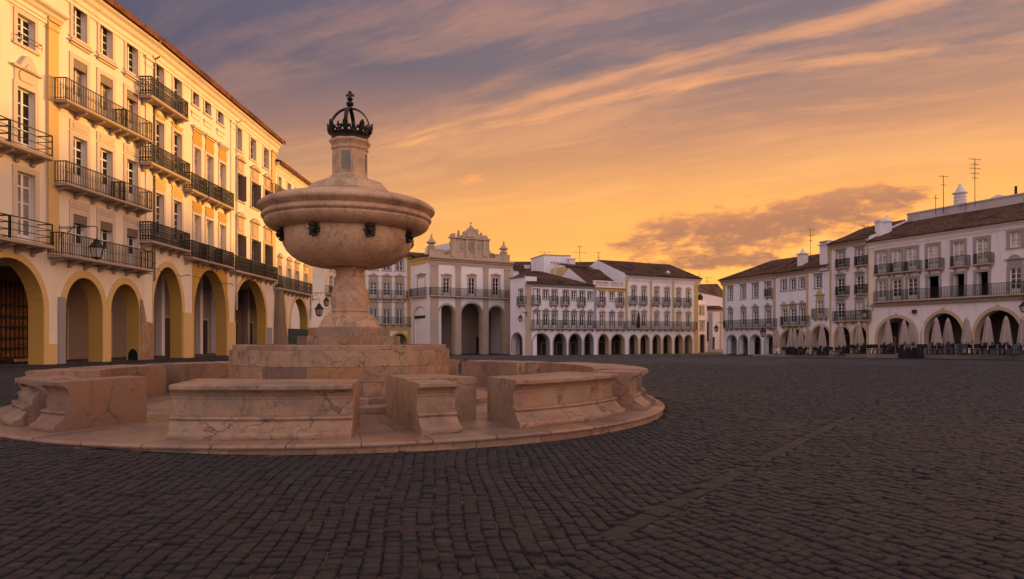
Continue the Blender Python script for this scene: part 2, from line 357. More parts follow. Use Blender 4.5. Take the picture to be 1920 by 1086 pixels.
# ---------------------------------------------------------------- mesh helpers
class MB:
    """collects faces and becomes ONE mesh object"""
    def __init__(s): s.v = []; s.f = []; s.t = []; s.tint = 0.5; s.smooth = False
    def vert(s, p): s.v.append(tuple(p)); return len(s.v) - 1
    def face(s, *ids): s.f.append(ids); s.t.append(s.tint)
    def quad(s, *pts): s.face(*[s.vert(p) for p in pts])
    def box(s, x0, x1, y0, y1, z0, z1):
        i = [s.vert((x, y, z)) for z in (z0, z1) for y in (y0, y1) for x in (x0, x1)]
        for q in ((0, 2, 3, 1), (4, 5, 7, 6), (0, 1, 5, 4), (2, 6, 7, 3), (0, 4, 6, 2), (1, 3, 7, 5)): s.face(*[i[k] for k in q])
    def prism(s, pts, y0, y1):
        """polygon in x,z pushed along y"""
        a = [s.vert((x, y0, z)) for x, z in pts]; b = [s.vert((x, y1, z)) for x, z in pts]; n = len(pts)
        s.face(*a); s.face(*b[::-1])
        for k in range(n): s.face(a[k], b[k], b[(k + 1) % n], a[(k + 1) % n])
    def along(s, prof, x0, x1):
        """profile in y,z pushed along x"""
        a = [s.vert((x0, y, z)) for y, z in prof]; b = [s.vert((x1, y, z)) for y, z in prof]; n = len(prof)
        s.face(*a); s.face(*b[::-1])
        for k in range(n): s.face(a[k], b[k], b[(k + 1) % n], a[(k + 1) % n])
    def lathe(s, prof, n=48, c=(0, 0), a0=0.0, cap=False):
        rings = [[s.vert((c[0] + r * math.cos(a0 + 2 * math.pi * k / n), c[1] + r * math.sin(a0 + 2 * math.pi * k / n), z)) for k in range(n)] for r, z in prof]
        for i in range(len(rings) - 1):
            for k in range(n): s.face(rings[i][k], rings[i][(k + 1) % n], rings[i + 1][(k + 1) % n], rings[i + 1][k])
        if cap: s.face(*rings[0][::-1]); s.face(*rings[-1])
    def tube(s, pts, r, n=6):
        P = [Vector(p) for p in pts]; rings = []
        for i, p in enumerate(P):
            d = (P[min(i + 1, len(P) - 1)] - P[max(i - 1, 0)]).normalized()
            up = Vector((0, 0, 1)) if abs(d.z) < 0.9 else Vector((1, 0, 0))
            a = d.cross(up).normalized(); b = d.cross(a)
            rr = r[i] if isinstance(r, (list, tuple)) else r
            rings.append([s.vert(p + a * (rr * math.cos(2 * math.pi * k / n)) + b * (rr * math.sin(2 * math.pi * k / n))) for k in range(n)])
        for i in range(len(rings) - 1):
            for k in range(n): s.face(rings[i][k], rings[i + 1][k], rings[i + 1][(k + 1) % n], rings[i][(k + 1) % n])
        s.face(*rings[0]); s.face(*rings[-1][::-1])
    def ball(s, c, r, n=8, sz=1.0):
        prof = [(max(r * math.sin(math.pi * i / n), 1e-4), c[2] - sz * r * math.cos(math.pi * i / n)) for i in range(n + 1)]
        s.lathe(prof, max(8, n), (c[0], c[1]))
    def mesh(s, name, mat):
        me = bpy.data.meshes.new(name); me.from_pydata(s.v, [], s.f)
        if mat: me.materials.append(MATS[mat])
        at = me.attributes.new('tint', 'FLOAT', 'FACE'); at.data.foreach_set('value', s.t)
        bm = bmesh.new(); bm.from_mesh(me); bmesh.ops.recalc_face_normals(bm, faces=bm.faces); bm.to_mesh(me); bm.free()
        if s.smooth: smooth(me, s.smooth)
        return me
    def build(s, name, mat, parent=None, loc=(0, 0, 0)): return link(name, s.mesh(name, mat), parent, loc)

def smooth(me, ang):
    me.polygons.foreach_set('use_smooth', [True] * len(me.polygons))
    bm = bmesh.new(); bm.from_mesh(me)
    bmesh.ops.remove_doubles(bm, verts=bm.verts, dist=1e-5)
    for e in bm.edges:
        if len(e.link_faces) == 2 and e.calc_face_angle(0) > ang: e.smooth = False
    bm.to_mesh(me); bm.free()

def link(name, me, parent=None, loc=(0, 0, 0)):
    o = bpy.data.objects.new(name, me); COL.objects.link(o); o.location = loc
    if parent is not None: o.parent = parent
    return o
def tag(o, label=None, cat=None, group=None, kind=None):
    if label: o['label'] = label
    if cat: o['category'] = cat
    if group: o['group'] = group
    if kind: o['kind'] = kind
    return o
def thing(name, label, cat, loc=(0, 0, 0), rz=0.0, group=None):
    o = bpy.data.objects.new(name, None); COL.objects.link(o); o.location = loc; o.rotation_euler = (0, 0, rz); o.empty_display_size = 0.3
    return tag(o, label, cat, group)
def copy_tree(o, parent=None):
    c = o.copy(); COL.objects.link(c)
    if parent is not None: c.parent = parent
    for ch in list(o.children): copy_tree(ch, c)
    return c

# ---------------------------------------------------------------- ground
def sstep(a, b, v):
    t = np.clip((v - a) / (b - a), 0, 1); return t * t * (3 - 2 * t)
def gz(x, y):
    """height of the square: it climbs to the left and falls away to the back"""
    x = np.asarray(x, float); y = np.asarray(y, float)
    ramp = np.interp(x, [-40, -20, -11.4, -7.1, -5.9, -3.6, 0, 8], [0.50, 0.45, 0.150, 0.12, 0.095, 0.035, 0.0, 0.0])
    drop = -0.6 * sstep(45, 105, y) * sstep(-19, -9, x)
    far = sstep(40, 95, y) * sstep(-21, -8, x)
    return ramp * (1 - far) + drop
def build_ground():
    xs = np.concatenate([[-900, -400, -150, -80], np.arange(-50, 80, 1.0), [90, 120, 200, 400, 900]])
    ys = np.concatenate([[-400, -120, -40, -15], np.arange(-6, 140, 1.0), [160, 220, 400, 900, 1800]])
    X, Y = np.meshgrid(xs, ys); Z = gz(X, Y)
    v = np.stack([X, Y, Z], -1).reshape(-1, 3); nx, ny = len(xs), len(ys)
    f = [(j * nx + i, j * nx + i + 1, (j + 1) * nx + i + 1, (j + 1) * nx + i) for j in range(ny - 1) for i in range(nx - 1)]
    me = bpy.data.meshes.new('ground'); me.from_pydata(v.tolist(), [], f); me.materials.append(MATS['ground_setts'])
    me.polygons.foreach_set('use_smooth', [True] * len(f))
    tag(link('ground', me), kind='structure')
build_ground()

FC = np.array([-3.95, 16.9]); PLAT = 0.17       # fountain centre and the height of its platform
SEAM_P = np.array([0.89, 5.8]); SEAM_D = np.array([6.3, 8.9]) / math.hypot(6.3, 8.9)   # straight gutter line in the paving
def build_cobbles():
    W = 0.134
    def field(org, dirv, wl, wr, v0, v1, keep, bend):
        d = np.array(dirv, float); d /= np.hypot(*d); e = np.array([d[1], -d[0]])        # e points to the right of d
        out = []
        for k in range(wl, wr):
            n = int((v1 - v0) / 0.108)
            ln = rng.uniform(0.098, 0.150, n); v = v0 + np.concatenate([[0], np.cumsum(ln)]) + rng.uniform(0, 0.14)
            wv = W * (1 + 0.0 * v[:-1])
            gap = rng.uniform(0.0025, 0.006, n)
            va, vb = v[:-1] + gap, v[1:] - gap
            wa = k * W + rng.uniform(0.003, 0.009, n); wb = (k + 1) * W - rng.uniform(0.003, 0.009, n)
            out.append(np.stack([wa, wb, va, vb], -1))
        q = np.concatenate(out)
        c = np.stack([np.stack([q[:, 0], q[:, 2]], -1), np.stack([q[:, 1], q[:, 2]], -1), np.stack([q[:, 1], q[:, 3]], -1), np.stack([q[:, 0], q[:, 3]], -1)], 1)   # n,4,(w,v)
        c += rng.uniform(-0.005, 0.005, c.shape)
        w, v = c[..., 0], c[..., 1]
        w = w + bend(w, v)
        P = org + w[..., None] * e + v[..., None] * d
        ctr = P.mean(1)
        return P[keep(ctr)]
    nrm = np.array([SEAM_D[1], -SEAM_D[0]])     # right side of the seam is positive
    side = lambda c: (c - SEAM_P) @ nrm
    def inside(c):
        x, y = c[:, 0], c[:, 1]
        return (y > 2.6) & (y < 46 + 2.5 * np.sin(x * 0.7)) & (np.abs(x) < 2.5 + 0.86 * y) & (np.hypot(x - FC[0], y - FC[1]) > 7.53)
    mid = lambda c: ((c[:, 1] > 5.7) & (c[:, 1] < 15.2)).astype(float)
    bl = lambda w, v: 0.10 * np.sin(v * 0.55 + w * 0.12) + 0.05 * np.sin(w * 0.9 + 1.0) + 0.02 * np.sin(v * 1.9 + w * 2.3) - 0.0035 * (v - 6) * np.abs(v - 6) * (w < 6)
    br = lambda w, v: 0.09 * np.sin(v * 0.5 + 2.0) + 0.03 * np.sin(w * 1.1) + 0.02 * np.sin(v * 1.7 + w * 1.3)
    L = field(np.array([0.0, 0.0]), (-0.07, 1.0), -320, 320, -4, 50, lambda c: inside(c) & (side(c) < -0.13 * mid(c)), bl)
    Rr = field(np.array([3.0, 5.0]), (-0.40, 0.917), -220, 420, -26, 52, lambda c: inside(c) & (side(c) > 0.13 * mid(c) + 0.01 * (1 - mid(c))), br)
    # the gutter: one line of longer slabs
    s = np.concatenate([[0], np.cumsum(rng.uniform(0.34, 0.55, 90))]) - 7
    g = []
    for a, b in zip(s[:-1], s[1:]):
        for w0, w1 in ((-0.10, 0.10),):
            pts = [SEAM_P + SEAM_D * vv + nrm * ww for ww, vv in ((w0, a + 0.006), (w1, a + 0.006), (w1, b - 0.006), (w0, b - 0.006))]
            g.append(pts)
    g = np.array(g); gc = g.mean(1); g = g[inside(gc) & (gc[:, 1] < 15.1) & (gc[:, 1] > 5.55)]
    P = np.concatenate([L, Rr, g]); N = len(P)
    ctr = P.mean(1, keepdims=True)
    ins = ctr + (P - ctr) * (1 - 0.015 / np.linalg.norm(P - ctr, axis=-1, keepdims=True))
    mid = ctr + (P - ctr) * (1 - 0.003 / np.linalg.norm(P - ctr, axis=-1, keepdims=True))
    zb = gz(ctr[..., 0], ctr[..., 1])
    h = rng.normal(0.019, 0.005, (N, 1)); tilt = rng.normal(0, 0.035, (N, 1, 2)); tl = (tilt * (ins - ctr)).sum(-1)
    h[-len(g):] = 0.015
    V = np.empty((N, 12, 3))
    V[:, 0:4, :2] = P; V[:, 0:4, 2] = zb - 0.015
    V[:, 4:8, :2] = mid; V[:, 4:8, 2] = zb + h * 0.55 + tl
    V[:, 8:12, :2] = ins; V[:, 8:12, 2] = zb + h + tl + rng.normal(0, 0.0022, (N, 4))
    base = (np.arange(N) * 12)[:, None, None]
    q = [[a, (a + 1) % 4, 4 + (a + 1) % 4, 4 + a] for a in range(4)] + [[4 + a, 4 + (a + 1) % 4, 8 + (a + 1) % 4, 8 + a] for a in range(4)] + [[8, 9, 10, 11]]
    F = (base + np.array(q)[None]).reshape(-1, 4)
    me = bpy.data.meshes.new('cobble_paving')
    me.vertices.add(N * 12); me.vertices.foreach_set('co', V.reshape(-1))
    me.loops.add(F.size); me.loops.foreach_set('vertex_index', F.reshape(-1))
    me.polygons.add(len(F)); me.polygons.foreach_set('loop_start', np.arange(len(F)) * 4)
    at = me.attributes.new('tint', 'FLOAT', 'FACE'); tv = rng.random(N); tv[-len(g):] = 0.05 + 0.45 * tv[-len(g):]; tv = np.repeat(tv, 9); at.data.foreach_set('value', tv)
    me.materials.append(MATS['cobble']); me.update(calc_edges=True); me.validate()
    tag(link('cobble_paving', me), kind='structure')
build_cobbles()

# ---------------------------------------------------------------- fountain
def build_platform():
    t = thing('fountain_platform', 'round marble step of slabs that carries the fountain and its benches', 'platform', (FC[0] + 0.07, FC[1], 0))
    mb = MB(); rings = [(7.40, 6.3), (6.3, 5.3), (5.3, 4.45), (4.45, 3.55)]; z = PLAT
    for ri, (ro, r1) in enumerate(rings):
        n = [46, 38, 30, 22][ri]; ph = rng.uniform(0, 0.1)
        for k in range(n):
            a0 = ph + 2 * math.pi * k / n + 0.0010; a1 = ph + 2 * math.pi * (k + 1) / n - 0.0010; mb.tint = rng.random()
            zz = z + rng.uniform(-0.0025, 0.0025); m = 4
            for j in range(m):
                b0, b1 = a0 + (a1 - a0) * j / m, a0 + (a1 - a0) * (j + 1) / m
                P = lambda r, a, h: (r * math.cos(a), r * math.sin(a), h)
                ri_, ro_ = r1 + 0.004, ro - 0.004
                mb.quad(P(ri_, b0, zz), P(ro_, b0, zz), P(ro_, b1, zz), P(ri_, b1, zz))
                if ri == 0:      # rounded nosing above a plain riser
                    pr = [(ro_, zz), (ro + 0.022, zz - 0.014), (ro + 0.03, zz - 0.034), (ro + 0.022, zz - 0.056), (ro - 0.012, zz - 0.062)]
                    for (ra, za), (rb, zb) in zip(pr, pr[1:]): mb.quad(P(ra, b0, za), P(rb, b0, zb), P(rb, b1, zb), P(ra, b1, za))
    mb.build('paving_slabs', 'marble_floor', t)
    mb = MB(); n = 40
    for k in range(n):
        a0, a1 = 2 * math.pi * k / n + 0.001, 2 * math.pi * (k + 1) / n - 0.001; mb.tint = rng.random()
        for j in range(4):
            b0, b1 = a0 + (a1 - a0) * j / 4, a0 + (a1 - a0) * (j + 1) / 4; r = 7.38
            mb.quad(*[(r * math.cos(a), r * math.sin(a), h) for a, h in ((b0, -0.45), (b1, -0.45), (b1, PLAT - 0.05), (b0, PLAT - 0.05))])
    mb.build('riser_stones', 'marble_pink', t)
    mb = MB(); mb.lathe([(7.365, -0.45), (7.365, PLAT - 0.012), (0.5, PLAT - 0.012)], 96); mb.build('bed', 'stone_slab', t)
build_platform()

def arc_blocks(mb, prof, cuts, sub=4, groove=0.006):
    """sweep a closed profile (r, z) through the block cuts (angles, 0 towards the camera, + to the right)"""
    n = len(prof); P = lambda r, a, z: (r * math.sin(a), -r * math.cos(a), z)
    cr = sum(p[0] for p in prof) / n; cz = sum(p[1] for p in prof) / n
    def shr(p, g): return (p[0] - g * (1 if p[0] > cr else -1), p[1] - (g * 0.6 if p[1] > cz else 0))
    first = None
    for bi, (a0, a1) in enumerate(zip(cuts, cuts[1:])):
        mb.tint = rng.random(); sg = 1 if a1 > a0 else -1
        st = [(a0, groove if bi else 0.0), (a0 + sg * 0.0014, 0.0)] if bi else [(a0, 0.0)]
        st += [(a0 + (a1 - a0) * j / sub, 0.0) for j in range(1, sub)]
        st += [(a1 - sg * 0.0014, 0.0), (a1, groove)] if bi < len(cuts) - 2 else [(a1, 0.0)]
        rings = [[mb.vert(P(*shr(p, g)[:1], a, shr(p, g)[1])) for p in prof] for a, g in st]
        for A, B in zip(rings, rings[1:]):
            for k in range(n): mb.face(A[k], A[(k + 1) % n], B[(k + 1) % n], B[k])
        if bi == 0: mb.face(*rings[0])
        if bi == len(cuts) - 2: mb.face(*rings[-1])

def bench_profile(ri=5.25):
    b = PLAT
    return [(ri, b), (6.90, b), (6.915, b + 0.03), (6.915, b + 0.07), (6.90, b + 0.10), (6.83, b + 0.125), (6.76, b + 0.17), (6.70, b + 0.225), (6.685, b + 0.245),
            (6.70, b + 0.255), (6.712, b + 0.28), (6.70, b + 0.305), (6.66, b + 0.312), (6.60, b + 0.33), (6.60, b + 0.565), (6.612, b + 0.57), (6.612, b + 0.605), (6.625, b + 0.61),
            (6.64, b + 0.645), (6.67, b + 0.675), (6.695, b + 0.685), (6.695, b + 0.70), (6.735, b + 0.703), (6.748, b + 0.715), (6.748, b + 0.765), (6.735, b + 0.78), (ri, b + 0.78)]
def bench(label, a0, a1, nb, ri=5.25, mat='marble_pink', skew=(0, 0)):
    t = thing('stone_bench', label, 'bench', (FC[0], FC[1], 0), 0, 'curved marble benches around the fountain')
    mb = MB(); cuts = [R(a0 + (a1 - a0) * k / nb + (rng.uniform(-0.8, 0.8) if 0 < k < nb else 0)) for k in range(nb + 1)]
    arc_blocks(mb, bench_profile(ri), cuts); mb.smooth = R(32)
    if skew != (0, 0):      # block ends that do not point at the centre
        nv = []
        for x, y, z in mb.v:
            r, a = math.hypot(x, y), math.degrees(math.atan2(x, -y)); s = (a - a0) / (a1 - a0); a = R(a + (skew[0] + (skew[1] - skew[0]) * s) * (6.9 - r) / 1.7); nv.append((r * math.sin(a), -r * math.cos(a), z))
        mb.v = nv
    o = mb.build('bench_body', mat, t)
    return t, o

bench('long marble bench nearest the viewer, cracked under its coping, front centre of the ring', -8.9, 13.3, 2, 5.15, skew=(-7.5, 1.6))
tsm, osm = bench('short marble bench stub in front of the basin, backed by a low block', 22.0, 27.4, 1, 5.95)
mb = MB(); arc_blocks(mb, [(3.85, PLAT), (5.42, PLAT), (5.42, PLAT + 0.775), (3.85, PLAT + 0.775)], [R(23.2), R(37.5)], 6)
mb.build('rear_block', 'marble_pink', tsm)
r1, _ = bench('curved marble bench on the right front, with moulded foot and wide coping', 35.2, 61.5, 3, 5.45, skew=(4.0, 5.5))
r2, _ = bench('narrow marble bench stub at the right end of the ring with moulded profile', 66.6, 75.6, 1, 5.9)
r3, _ = bench('marble bench on the far right side of the ring, behind the narrow stub', 79.5, 127, 5, 5.5)
r1.location.x += 0.10; r2.location.x += 0.30; r3.location.x += 0.40
bench('pale marble bench behind the basin to the right, just right of the lantern', 131, 154, 3, 5.4)
bench('marble bench behind the basin, its end left of the lantern', 161, 179, 2, 5.4)
bench('marble bench of mixed dark and pale blocks left behind the basin', -110.5, -158, 6, 5.35)
bench('low marble bench along the left side of the ring, facing the arcade', -71, -105, 4, 5.35)
tl, ol = bench('stout marble bench stub at left with a broad veined end face', -27.4, -33.6, 1, 5.1, skew=(-3.8, -4.5))
tb, ob = bench('broken weathered bench stub at the far left edge of the platform', -39.5, -53, 2, 5.9)
def ruin(o, amt):
    bm = bmesh.new(); bm.from_mesh(o.data)
    bmesh.ops.subdivide_edges(bm, edges=[e for e in bm.edges if e.calc_length() > 0.12], cuts=2, use_grid_fill=True)
    from mathutils import noise
    for v in bm.verts:
        if v.co.z < PLAT + 0.01: continue
        n = noise.noise_vector(v.co * 3.1) * amt + noise.noise_vector(v.co * 8.0) * amt * 0.45
        k = min(1.0, (v.co.z - PLAT) / 0.15); rr = math.hypot(v.co.x, v.co.y)
        v.co += n * k
        if v.co.z > PLAT + 0.5 and rr > 6.5: v.co *= 1 - 0.02 * k * (0.5 + noise.noise(v.co * 2.0))
        if v.co.z > PLAT + 0.68: v.co.z -= 0.10 * abs(noise.noise(v.co * 2.7))
    bm.to_mesh(o.data); bm.free()
ruin(ob, 0.055)

def wear(o, seed):
    """small knocks along the edges of an old bench"""
    from mathutils import noise
    bm = bmesh.new(); bm.from_mesh(o.data)
    bmesh.ops.subdivide_edges(bm, edges=[e for e in bm.edges if e.calc_length() > 0.16], cuts=2, use_grid_fill=True)
    off = Vector((seed * 7.3, seed * 3.1, 0))
    for v in bm.verts:
        h = v.co.z - PLAT
        if h < 0.01: continue
        n = noise.noise(v.co * 5.0 + off); m = noise.noise(v.co * 13.0 + off)
        rr = math.hypot(v.co.x, v.co.y); u = Vector((v.co.x / rr, v.co.y / rr, 0))
        v.co += noise.noise_vector(v.co * 4.0 + off) * 0.005
        if rr > 6.66 and (h > 0.68 or h < 0.13):
            c = max(0.0, n - 0.18) * 0.10 + max(0.0, m - 0.30) * 0.05
            v.co -= u * c
            if h > 0.75: v.co.z -= c * 0.6
    bm.to_mesh(o.data); bm.free()
for i_, o_ in enumerate([x for x in bpy.data.objects if x.name.startswith('bench_body') and x is not ob]): wear(o_, i_ + 1)

def build_fountain():
    t = thing('stone_fountain', 'tall marble fountain with a broad bowl and a dark bronze crown on top', 'fountain', (FC[0], FC[1], 0))
    B = 0.29 - 0.12
    # two low steps round the basin
    for r0, z0, z1, n in ((3.55, PLAT, PLAT + 0.13, 18), (3.05, PLAT + 0.13, PLAT + 0.26, 16)):
        mb = MB(); arc_blocks(mb, [(2.3, z0), (r0, z0), (r0, z1 - 0.02), (r0 - 0.02, z1), (2.3, z1)], [2 * math.pi * k / n for k in range(n + 1)], 4); mb.build('basin_step', 'marble_pink', t, (-0.12, 0, 0))
    # basin wall: three courses of mixed slabs
    mb = MB(); zs = [PLAT + 0.26, 0.71, 1.045, 1.395]; ns = [15, 13, 16]
    for ci in range(3):
        n = ns[ci]; ph = 0.4 * ci
        cuts = [ph + 2 * math.pi * (k + (rng.uniform(-0.28, 0.28) if 0 < k < n else 0)) / n for k in range(n + 1)]
        arc_blocks(mb, [(2.36, zs[ci]), (2.575, zs[ci] + 0.002), (2.58, zs[ci] + 0.008), (2.58, zs[ci + 1] - 0.008), (2.575, zs[ci + 1] - 0.002), (2.36, zs[ci + 1])], cuts, 5, 0.007)
    mb.build('basin_wall', 'marble_block', t, (-0.17, 0, 0))
    mb = MB(); n = 14; arc_blocks(mb, [(2.16, 1.395), (2.50, 1.395), (2.505, 1.40), (2.505, 1.485), (2.49, 1.503), (2.16, 1.503)], [2 * math.pi * k / n + 0.2 for k in range(n + 1)], 6)
    mb.build('basin_rim', 'marble_pink', t, (-0.17, 0, 0))
    mb = MB(); mb.lathe([(2.36, 0.4), (2.2, 0.5), (2.2, 1.30), (0.01, 1.30)], 40); mb.build('basin_floor', 'stone_slab', t, (-0.17, 0, 0))
    # octagonal pedestal steps
    for r0, z0, z1 in ((1.24, 1.30, 1.71), (0.985, 1.71, 1.905)):
        mb = MB()
        n = 8
        for k in range(n):
            a0, a1 = R(22.5 + 45 * k), R(67.5 + 45 * k); mb.tint = rng.random()
            p0 = (r0 * math.sin(a0), -r0 * math.cos(a0)); p1 = (r0 * math.sin(a1), -r0 * math.cos(a1))
            for j in range(2):
                q0 = [p0[i] + (p1[i] - p0[i]) * j / 2 for i in (0, 1)]; q1 = [p0[i] + (p1[i] - p0[i]) * (j + 1) / 2 for i in (0, 1)]; mb.tint = rng.random()
                mb.quad((*q0, z0), (*q1, z0), (*q1, z1), (*q0, z1)); mb.face(mb.vert((*q0, z1)), mb.vert((*q1, z1)), mb.vert((0, 0, z1)))
        mb.build('pedestal', 'marble_block', t)
    # column
    mb = MB(); mb.smooth = R(35); mb.tint = 0.45
    mb.lathe([(0.74, 1.905), (0.745, 1.93), (0.73, 1.955), (0.70, 1.96), (0.695, 2.0), (0.66, 2.09), (0.60, 2.17), (0.51, 2.24), (0.43, 2.275), (0.425, 2.285), (0.445, 2.30), (0.45, 2.325), (0.44, 2.345),
              (0.425, 2.352), (0.43, 2.40), (0.455, 2.50), (0.46, 2.62), (0.44, 2.74), (0.40, 2.87), (0.36, 2.98), (0.335, 3.07), (0.326, 3.13), (0.327, 3.145),
              (0.345, 3.15), (0.345, 3.175), (0.325, 3.18), (0.318, 3.22), (0.325, 3.27), (0.345, 3.305), (0.365, 3.318), (0.372, 3.34), (0.36, 3.37), (0.34, 3.40)], 64)
    mb.build('column', 'marble_smooth', t)
    # great bowl
    mb = MB(); mb.smooth = R(30); mb.tint = 0.62
    BP = [(0.30, 3.385), (0.5, 3.372), (0.80, 3.385), (1.02, 3.43), (1.22, 3.51), (1.40, 3.62), (1.53, 3.75), (1.61, 3.89), (1.645, 4.02), (1.65, 4.16), (1.645, 4.215),
              (1.66, 4.222), (1.76, 4.232), (1.87, 4.265), (1.96, 4.32), (2.015, 4.385), (2.03, 4.43), (2.022, 4.462), (2.02, 4.47), (2.055, 4.485), (2.085, 4.52), (2.088, 4.56), (2.07, 4.595), (2.04, 4.612),
              (2.035, 4.625), (2.06, 4.645), (2.12, 4.68), (2.165, 4.725), (2.175, 4.765), (2.16, 4.81), (2.10, 4.86), (1.95, 4.925), (1.6, 5.02), (1.25, 5.085), (1.06, 5.105)]
    mb.lathe([(r_ * (0.945 if z_ < 4.22 else 0.965), z_) for r_, z_ in BP], 96)
    mb.build('bowl', 'marble_smooth', t, (-0.04, 0, 0))
    # domed lid and crowning neck
    mb = MB(); mb.tint = 0.7
    def octa(r, z): return [(r * math.cos(R(22.5 + 45 * k)), r * math.sin(R(22.5 + 45 * k)), z) for k in range(8)]
    pr = [(1.09, 5.09), (1.09, 5.165), (1.05, 5.175), (0.98, 5.28), (0.86, 5.38), (0.68, 5.45), (0.50, 5.485), (0.485, 5.49)]
    rg = [[mb.vert(p) for p in octa(r, z)] for r, z in pr]
    for A, Bq in zip(rg, rg[1:]):
        for k in range(8): mb.face(A[k], A[(k + 1) % 8], Bq[(k + 1) % 8], Bq[k])
    mb.smooth = R(20); mb.build('lid', 'marble_smooth', t)
    mb = MB(); mb.tint = 0.7
    pr = [(0.50, 5.48), (0.50, 5.535), (0.475, 5.55), (0.435, 5.60), (0.425, 5.62), (0.425, 6.20), (0.435, 6.215), (0.455, 6.225), (0.455, 6.26), (0.435, 6.268), (0.44, 6.30), (0.46, 6.345), (0.495, 6.385), (0.505, 6.40), (0.505, 6.43), (0.49, 6.45), (0.05, 6.46)]
    rg = [[mb.vert(p) for p in octa(r, z)] for r, z in pr]
    for A, Bq in zip(rg, rg[1:]):
        for k in range(8): mb.face(A[k], A[(k + 1) % 8], Bq[(k + 1) % 8], Bq[k])
    nk = mb.build('neck', 'marble_smooth', t)
    ap = 0.425 * math.cos(R(22.5))
    for k in range(8):
        a = R(45 * k - 90); ca, sa = math.cos(a), math.sin(a); w = 0.105; q = ap + 0.006
        pts = [(q * ca - s * w * sa, q * sa + s * w * ca, z) for s, z in ((-1, 5.70), (1, 5.70), (1, 6.13), (-1, 6.13))]
        if k % 2 == 0: mb = MB(); mb.quad(*pts); mb.build('inscription_panel', 'granite_panel', nk)
    # bronze crown
    mb = MB(); mb.smooth = R(40)
    mb.lathe([(0.425, 6.455), (0.44, 6.46), (0.445, 6.50), (0.43, 6.51), (0.44, 6.55), (0.455, 6.59), (0.47, 6.60), (0.47, 6.625), (0.455, 6.63), (0.43, 6.60), (0.41, 6.50), (0.41, 6.455), (0.425, 6.455)], 48)
    crown = mb.build('crown', 'bronze', t)
    leaf = [(-0.035, 0), (-0.05, 0.05), (-0.105, 0.06), (-0.125, 0.105), (-0.085, 0.135), (-0.05, 0.12), (-0.06, 0.17), (-0.04, 0.215), (0, 0.265), (0.04, 0.215), (0.06, 0.17), (0.05, 0.12), (0.085, 0.135), (0.125, 0.105), (0.105, 0.06), (0.05, 0.05), (0.035, 0)]
    for k in range(8):
        a = R(45 * k + 1); mb = MB()
        for sc, y0, y1 in ((1.10, -0.02, 0.02), (0.68, -0.042, -0.016)):
            mb.prism([(x * sc, z * sc + (0.03 if sc < 1 else 0)) for x, z in leaf], y0, y1)
        M = Matrix.Rotation(a, 4, 'Z') @ Matrix.Translation((0, -0.465, 6.60)) @ Matrix.Rotation(R(16), 4, 'X')
        mb.v = [tuple(M @ Vector(p)) for p in mb.v]; mb.build('fleuron', 'bronze', crown)
        mb = MB(); a2 = a + R(22.5)
        mb.tube([(0.455 * math.sin(a2), -0.455 * math.cos(a2), 6.61), (0.475 * math.sin(a2), -0.475 * math.cos(a2), 6.70)], [0.02, 0.012], 6)
        mb.ball((0.478 * math.sin(a2), -0.478 * math.cos(a2), 6.73), 0.045, 8); mb.ball((0.482 * math.sin(a2), -0.482 * math.cos(a2), 6.79), 0.026, 6)
        for s_ in (-0.11, 0.11): mb.ball((0.468 * math.sin(a2 + s_), -0.468 * math.cos(a2 + s_), 6.655), 0.034, 6)
        mb.build('pearl', 'bronze', crown)
    for k in range(4):
        a = R(90 * k + 1); mb = MB(); mb.smooth = R(40); pts = []
        for i in range(13):
            th = R(-14 + 104 * i / 12); rr = 0.475 * math.cos(th); zz = 6.735 + 0.52 * math.sin(th)
            pts.append((rr * math.sin(a), -rr * math.cos(a), zz))
        # a flat strap
        nrm = Vector((math.cos(a), math.sin(a), 0))
        A = []
        for i, p in enumerate(pts):
            p = Vector(p); d = (Vector(pts[min(i + 1, 12)]) - Vector(pts[max(i - 1, 0)])).normalized(); o = d.cross(nrm)
            A.append([mb.vert(p + nrm * s * 0.046 + o * q * 0.016) for s, q in ((-1, -1), (1, -1), (1, 1), (-1, 1))])
        for P_, Q_ in zip(A, A[1:]):
            for j in range(4): mb.face(P_[j], P_[(j + 1) % 4], Q_[(j + 1) % 4], Q_[j])
        mb.build('arch', 'bronze', crown)
    mb = MB(); mb.smooth = R(35)
    mb.lathe([(0.05, 7.235), (0.06, 7.25), (0.035, 7.275), (0.04, 7.30), (0.078, 7.325), (0.092, 7.365), (0.078, 7.40), (0.04, 7.425), (0.035, 7.44), (0.06, 7.455), (0.075, 7.485), (0.05, 7.52), (0.03, 7.53)], 16)
    mb.build('orb', 'bronze', crown)
    mb = MB(); cx = [(-0.02, 0), (-0.035, 0.035), (-0.09, 0.02), (-0.105, 0.06), (-0.08, 0.085), (-0.04, 0.075), (-0.03, 0.10), (-0.05, 0.125), (0, 0.165), (0.05, 0.125), (0.03, 0.10), (0.04, 0.075), (0.08, 0.085), (0.105, 0.06), (0.09, 0.02), (0.035, 0.035), (0.02, 0)]
    mb.prism([(x, z + 7.52) for x, z in cx], -0.025, 0.025); mb.build('finial', 'bronze', crown)
    # bronze lion masks on the bowl
    m0 = None
    mb = MB(); mb.smooth = R(50)
    pts = []
    for k in range(26):
        a = 2 * math.pi * k / 26; r_ = 0.15 + 0.035 * math.cos(9 * a + 0.6) + 0.02 * math.cos(4 * a); pts.append((r_ * 0.95 * math.sin(a), r_ * 1.05 * math.cos(a) - 0.01))
    mb.prism(pts, -0.035, 0.05); mb.ball((0, -0.05, 0.01), 0.095, 10); mb.ball((0, -0.115, -0.03), 0.05, 8); mb.ball((0, -0.10, -0.085), 0.04, 8)
